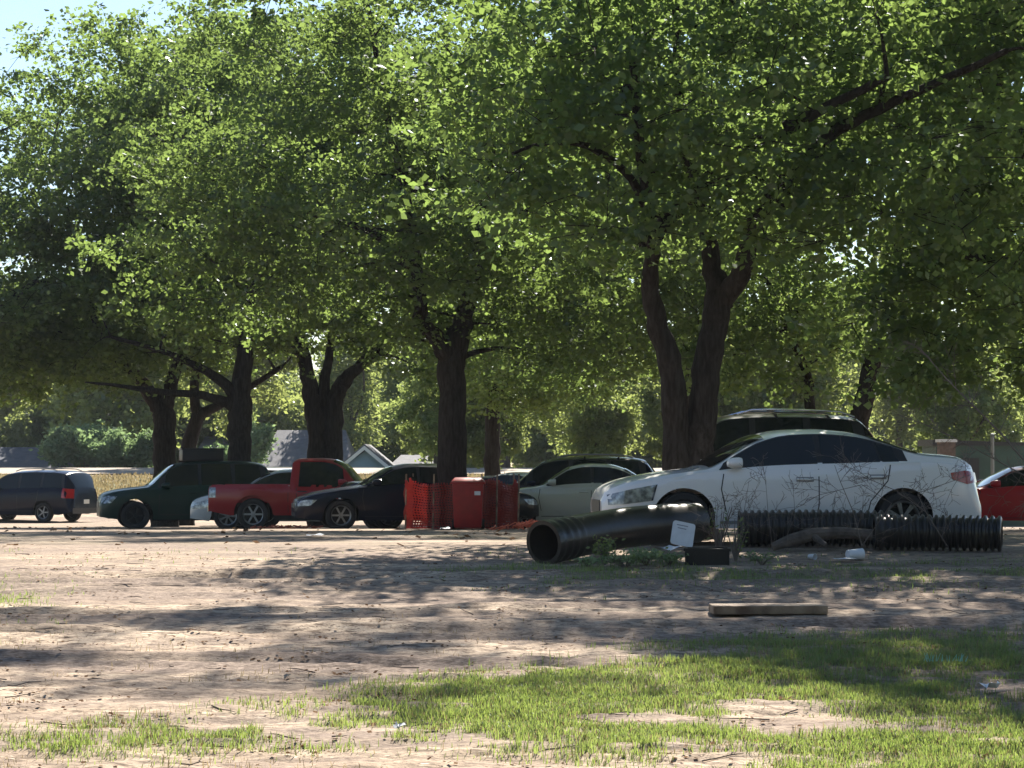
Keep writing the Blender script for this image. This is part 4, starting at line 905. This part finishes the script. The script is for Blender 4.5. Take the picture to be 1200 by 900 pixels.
# smooth black culvert pipe with an open bell end
def pipe_mesh(name, path, ro, ri, label, corr=0.0, pitch=.06, cat='pipe', bell=False, n=26, group=None, matn='pipe'):
    path = [Vector(p) for p in path]; base = Vector((path[0].x, path[0].y, gz(path[0].x, path[0].y)))
    # resample
    L_ = [0]
    for a, b_ in zip(path[:-1], path[1:]): L_.append(L_[-1]+(b_-a).length)
    st = .03 if corr == 0 else pitch/6; m_ = int(L_[-1]/st); P = []; rad = []
    fx = [smooth_curve(list(zip(L_, [p[k] for p in path]))) for k in range(3)]
    for i in range(m_+1):
        s = L_[-1]*i/m_; P.append(Vector([f(s) for f in fx])-base)
        q = ro
        if corr: q = ro-corr*.5+corr*.5*max(-1, min(1, 1.6*math.cos(2*PI*s/pitch)))
        if bell and s < .55: q = ro*(1.06 if s < .12 else 1.0)+(.012 if .20 < s < .24 or .32 < s < .36 or .44 < s < .48 else 0)
        rad.append(q)
    outer = MB(); outer.tube(P, rad, n=n, cap=False); inner = MB(); inner.tube(P, [ri]*len(P), n=n, cap=False)
    nv = len(outer.v); outer.add(inner.v, [f[::-1] for f in inner.f])
    outer.f += [(k, nv+k, nv+(k+1) % n, (k+1) % n) for k in range(n)]; e0 = (len(P)-1)*n
    outer.f += [(e0+k, e0+(k+1) % n, nv+e0+(k+1) % n, nv+e0+k) for k in range(n)]
    o = outer.build(name, M[matn], ang=50); o.location = base
    return tag(o, label, cat, group)
def gp(px, d, rr__, lift=0.0):
    x = at(px, 600, d).x; return (x, d, gz(x, d)+rr__+lift)
pipe_mesh('culvert_pipe', [gp(637, 24.5, .235), gp(690, 25.1, .235, .06), gp(745, 25.7, .235, .10), gp(780, 26.0, .235, .11), gp(815, 26.35, .235, .10)], .235, .205, 'smooth black pipe with its dark open end facing left', bell=True)
CP = 'corrugated black pipes on the verge'
pipe_mesh('corrugated_pipe', [gp(866, 27.05, .225), gp(950, 27.05, .225, .01), gp(1034, 27.0, .225)], .225, .18, 'left corrugated black pipe, partly behind the grey log', corr=.035, pitch=.082, group=CP)
pipe_mesh('corrugated_pipe', [gp(1024, 26.55, .215), gp(1100, 26.5, .215), gp(1174, 26.3, .215)], .215, .17, 'right corrugated black pipe reaching past the white sedan tail', corr=.035, pitch=.082, group=CP)
# grey log
P_ = [gp(905, 26.2, .06), gp(925, 26.25, .13), gp(950, 26.3, .20), gp(985, 26.35, .22), gp(1022, 26.3, .20)]
mb = MB(); mb.tube([Vector(p)-Vector(P_[0]) for p in P_], [.05, .075, .08, .07, .065], 10); mb.tube([Vector(P_[2])-Vector(P_[0]), Vector(P_[2])-Vector(P_[0])+Vector((.15, -.2, -.12))], [.05, .03], 8)
tag(mb.build('log', M['log']), 'bent grey log leaning on the left corrugated pipe', 'log').location = P_[0]

# leaning white board with a printed line
pb = at(799, 631, 24.9); rot = (R(-18), R(12), R(6))
sg = empty('notice_board', (pb.x, 25.0, gz(pb.x, 25.0)+.17), 0, 'white rounded board leaning against the smooth black pipe', 'board'); sg.rotation_euler = rot
poly = []
for cx, cz, a0 in ((.10, .25, 0), (-.10, .25, 90), (-.10, .03, 180), (.10, .03, 270)):
    for k in range(4): a = R(a0+k*30); poly.append((cx+.03*math.cos(a), cz+.03*math.sin(a)))
MB().prism(poly, -.008, .008).build('panel', M['card'], sg, smooth=False)
for i, (ww, zz) in enumerate([(.13, .235), (.10, .20)]): MB().box((-.02, -.0095, zz), (ww, .002, .010)).build('print', M['ink'], sg, smooth=False)
# torn sheet in front of it
mb = MB(); vs = [(x_*.11, y_*.07, .03*math.sin(x_*2+y_*1.3)+.03) for y_ in range(-1, 2) for x_ in range(-2, 3)]
mb.add(vs, [(j*5+i, j*5+i+1, j*5+i+6, j*5+i+5) for j in range(2) for i in range(4)]); o = mb.build('torn_sheet', M['card'])
tag(o, 'crumpled white sheet at the foot of the leaning board', 'sheet'); pt_ = at(785, 628, 24.75); o.location = (pt_.x, 24.75, gz(pt_.x, 24.75)+.14)
# crate
xc = at(829, 650, 24.3).x
cr = empty('crate', (xc, 24.3, gz(xc, 24.3)-.01), R(-6), 'low black crate on the grass below the leaning white board', 'crate')
mb = MB(); W_, D_, H_ = .46, .34, .20
for s in (-1, 1):
    mb.box((0, s*D_/2, H_/2), (W_, .02, H_)); mb.box((s*W_/2, 0, H_/2), (.02, D_+.02, H_))
mb.box((0, 0, .012), (W_-.02, D_-.02, .02)); mb.build('tub', M['trim'], cr, smooth=False)
mb = MB()
for s in (-1, 1): mb.box((0, s*(D_/2+.012), H_-.015), (W_+.05, .024, .03)); mb.box((s*(W_/2+.012), 0, H_-.015), (.024, D_, .03))
for k in range(7): mb.box((-.19+k*.063, -D_/2-.014, H_*.42), (.012, .012, H_*.7))
mb.build('rim', M['trim'], cr, smooth=False)
# timber
xt = at(900, 717, 18.2).x
tb = MB().box((0, 0, .045), (.94, .26, .07)).build('timber_plank', M['timber'], bevel=.008, smooth=False)
tag(tb, 'short thick weathered plank lying on the bare dirt', 'plank'); tb.location = (xt, 18.2, gz(xt, 18.2)-.01); tb.rotation_euler = (R(1), 0, R(4))
# litter
def cup(px, d, s, rz, label):
    x = at(px, 600, d).x; mb = MB(); mb.lathe([(0, .001), (0, .032*s), (.11*s, .042*s), (.115*s, .044*s), (.11*s, .038*s), (.01*s, .028*s), (.01*s, .001)], 18, 'X')
    o = mb.build('paper_cup', M['card']); tag(o, label, 'cup'); o.location = (x, d, gz(x, d)+.045*s); o.rotation_euler = (0, 0, R(rz))
cup(993, 25.1, 1.6, 20, 'white paper cup lying below the right end of the grey log')
cup(948, 25.2, .8, -50, 'tiny white cup lying in the grass left of the larger one')
def paper(px, py, d, w_, h_, label, seed):
    r = np.random.default_rng(seed); x = at(px, 600, d).x; vs = []; 
    for j in range(4):
        for i in range(5): vs.append(((i/4-.5)*w_+r.normal(0, .01), (j/3-.5)*h_+r.normal(0, .01), .02+abs(r.normal(0, .02))))
    o = MB().add(vs, [(j*5+i, j*5+i+1, j*5+i+6, j*5+i+5) for j in range(3) for i in range(4)]).build('paper_scrap', M['card']); o.location = (x, d, gz(x, d)+.01); tag(o, label, 'litter')
paper(990, 650, 24.9, .28, .16, 'flat white scrap in front of the paper cup', 1)
paper(522, 618, 42.6, .20, .3, 'white scrap on the dirt at the foot of the orange fence', 2)
paper(370, 636, 31, .25, .3, 'pale scrap on the dirt in front of the dark blue sedan', 3)
paper(1157, 797, 13.6, .12, .09, 'pale scrap in the shaded grass near the right edge', 4)
paper(470, 847, 11.9, .05, .04, 'small white scrap at the front edge of the grass', 5)

# weeds round the pipe mouth
WD = 'pale-leaved weeds beside the black pipes'
for i, (px, d, rad, h, nl, lab) in enumerate([(688, 24.0, .20, .10, 200, 'small pale weed right of the pipe mouth'), (708, 24.3, .22, .30, 260, 'green weed standing against the smooth pipe'), (733, 23.9, .24, .13, 330, 'pale weed in the middle of the weed row'),
        (757, 24.1, .3, .17, 480, 'bushiest pale weed left of the crate'), (784, 24.1, .22, .12, 260, 'weed right under the leaning board'), (862, 24.9, .2, .5, 60, 'thin weed between the crate and the corrugated pipe'), (842, 25.2, .2, .6, 60, 'tall sparse weed behind the crate'), (893, 24.3, .22, .12, 160, 'low weed right of the crate')]):
    x = at(px, 600, d).x; make_shrub('weed', lab, (x, d, gz(x, d)), rad, h, nl, .04, M['weed'] if i not in (1, 5, 6) else M['grass'], 80+i, WD, 'weed', 14)
# tuft of pale teal blades
xg = at(1108, 762, 14.8).x; r = np.random.default_rng(6); mb = MB()
for k in range(26):
    x0_ = r.uniform(-.14, .14); h_ = r.uniform(.02, .05)
    mb.tube([(x0_, r.uniform(-.03, .03), .02), (x0_+r.normal(0, .015), 0, .03+h_)], [.0035, .0015], 3)
o = mb.build('teal_tuft', M['teal']); tag(o, 'tuft of pale teal grass blades', 'grass tuft'); o.location = (xg, 14.8, gz(xg, 14.8)+.015)

# bare brush in front of the white sedan
def brush(name, label, start, d, stems_, seed, rad0, gens=3, group=None):
    r = np.random.default_rng(seed); b = Vector(start); mb = MB()
    def grow(p, v, l_, ra, g):
        n_ = 5; P = [p]; cur = p; vv = v/np.linalg.norm(v)
        for i in range(n_):
            vv = vv+r.normal(0, .16, 3)*np.array([1, .5, 1])+np.array([0, 0, .02]); vv /= np.linalg.norm(vv); cur = cur+vv*l_/n_; P.append(cur)
        mb.tube(P, list(np.linspace(ra, max(.002, ra*.45), n_+1)), n=5, cap=False)
        if g > 0:
            for k in range(3 if g > 1 else 3):
                i = r.integers(1, n_+1); s_ = r.normal(0, .75, 3)*np.array([1, .5, 1]); grow(P[i], vv+s_, l_*r.uniform(.4, .7), max(.002, ra*.5), g-1)
    for pts, ra in stems_:
        ra *= .55; W_ = [np.array(at(a, c, dd))-np.array(b) for a, c, dd in pts]
        mb.tube(W_, list(np.linspace(ra, ra*.4, len(W_))), n=6, cap=False)
        for k in range(1, len(W_)):
            for _ in range(3):
                f = r.uniform(0, 1); p = W_[k-1]*(1-f)+W_[k]*f; v = (W_[k]-W_[k-1]); v /= np.linalg.norm(v)
                grow(p, v*.6+r.normal(0, .8, 3)*np.array([1, .4, 1]), r.uniform(.15, .45), ra*.4, 2)
    o = mb.build(name, M['twig'], fix=False); o.location = b; return tag(o, label, 'brush', group)
BR = 'bare dead branches at the right'
s0 = gp(1010, 25.9, 0)
brush('dead_branch', 'bare twiggy branch reaching up across the rear door of the white sedan', s0, 26, [([(1010, 640, 25.9), (1000, 600, 26), (985, 565, 26.1), (978, 545, 26.1)], .012), ([(1010, 640, 25.9), (1045, 590, 26.0), (1010, 568, 26.1), (960, 580, 26.2), (925, 600, 26.2)], .011)], 5, .012, group=BR)
s0 = gp(1190, 24.9, 0)
brush('dead_branch', 'bare forked branch arching from the right edge over the white sedan tail', s0, 25, [([(1215, 650, 24.9), (1235, 590, 24.9), (1200, 557, 24.9), (1160, 535, 25), (1122, 515, 25.0), (1085, 498, 25.1), (1050, 485, 25.2)], .018), ([(1235, 590, 24.9), (1205, 545, 25), (1170, 505, 25.1), (1140, 475, 25.1), (1110, 445, 25.2), (1080, 410, 25.3)], .024)], 9, .02, group=BR)
s0 = gp(1120, 25.9, 0)
brush('dead_branch', 'bare branch rising by the rear wheel of the white sedan', s0, 26, [([(1110, 640, 25.9), (1085, 600, 25.9), (1075, 578, 26), (1110, 566, 26), (1138, 556, 26)], .013), ([(1085, 600, 25.9), (1050, 575, 26), (1020, 562, 26), (1000, 548, 26)], .01)], 12, .012, group=BR)
s0 = gp(870, 26.0, 0)
brush('dead_branch', 'dry upright stalks in front of the white sedan front door', s0, 26, [([(868, 640, 26), (872, 600, 26), (878, 562, 26)], .008), ([(842, 640, 25.6), (840, 610, 25.6), (838, 585, 25.6)], .007), ([(905, 640, 25.8), (900, 600, 25.8), (897, 560, 25.9)], .008)], 15, .01, group=BR)

# right background: green shed, posts
xs_ = at(1140, 540, 66).x
sh = empty('shed', (xs_, 66, gz(xs_, 66)), 0, 'dark green metal shed behind the bare branches at right', 'shed')
MB().box((0, 0, 1.2), (2.6, 2.2, 2.4)).build('wall', M['shed'], sh, smooth=False)
MB().prism([(-1.42, 2.36), (1.42, 2.36), (1.42, 2.44), (-1.42, 2.54)], -1.2, 1.2).build('roof', M['trim'], sh, smooth=False)
MB().box((-.5, -1.12, 1.0), (.9, .04, 2.0)).build('door', M['trim'], sh, smooth=False)
xs_ = at(1109, 540, 60).x
pw = empty('gate_post', (xs_, 60, gz(xs_, 60)), 0, 'stout tan brick post left of the green shed', 'post')
MB().box((0, 0, 1.15), (.42, .42, 2.3)).build('shaft', M['brick'], pw, smooth=False); MB().box((0, 0, 2.34), (.5, .5, .08)).build('cap', M['siding'], pw, smooth=False)
xs_ = at(1163, 540, 50).x
pw = empty('fence_post', (xs_, 50, gz(xs_, 50)), 0, 'thin galvanised post in front of the green shed', 'post')
MB().tube([(0, 0, -.1), (0, 0, 2.1)], .04, 10).build('shaft', M['galv'], pw); MB().lathe([(2.1, .05), (2.14, .04), (2.17, .001)], 10, 'Z').build('cap', M['galv'], pw)

# ------------------------------------------------------------------ air
hz = MB().box((0, 170, 12), (820, 520, 32)).build('haze', None, smooth=False)
hm = bpy.data.materials.new('haze_air'); hm.use_nodes = True; n = hm.node_tree.nodes; n.remove(n['Principled BSDF'])
pv = n.new('ShaderNodeVolumePrincipled'); pv.inputs['Density'].default_value = 0.0002; pv.inputs['Color'].default_value = (0.86, 0.93, 1, 1)
hm.node_tree.links.new(pv.outputs[0], n['Material Output'].inputs['Volume']); hz.data.materials.append(hm); tag(hz, kind='stuff')
sc.cycles.volume_bounces = 0
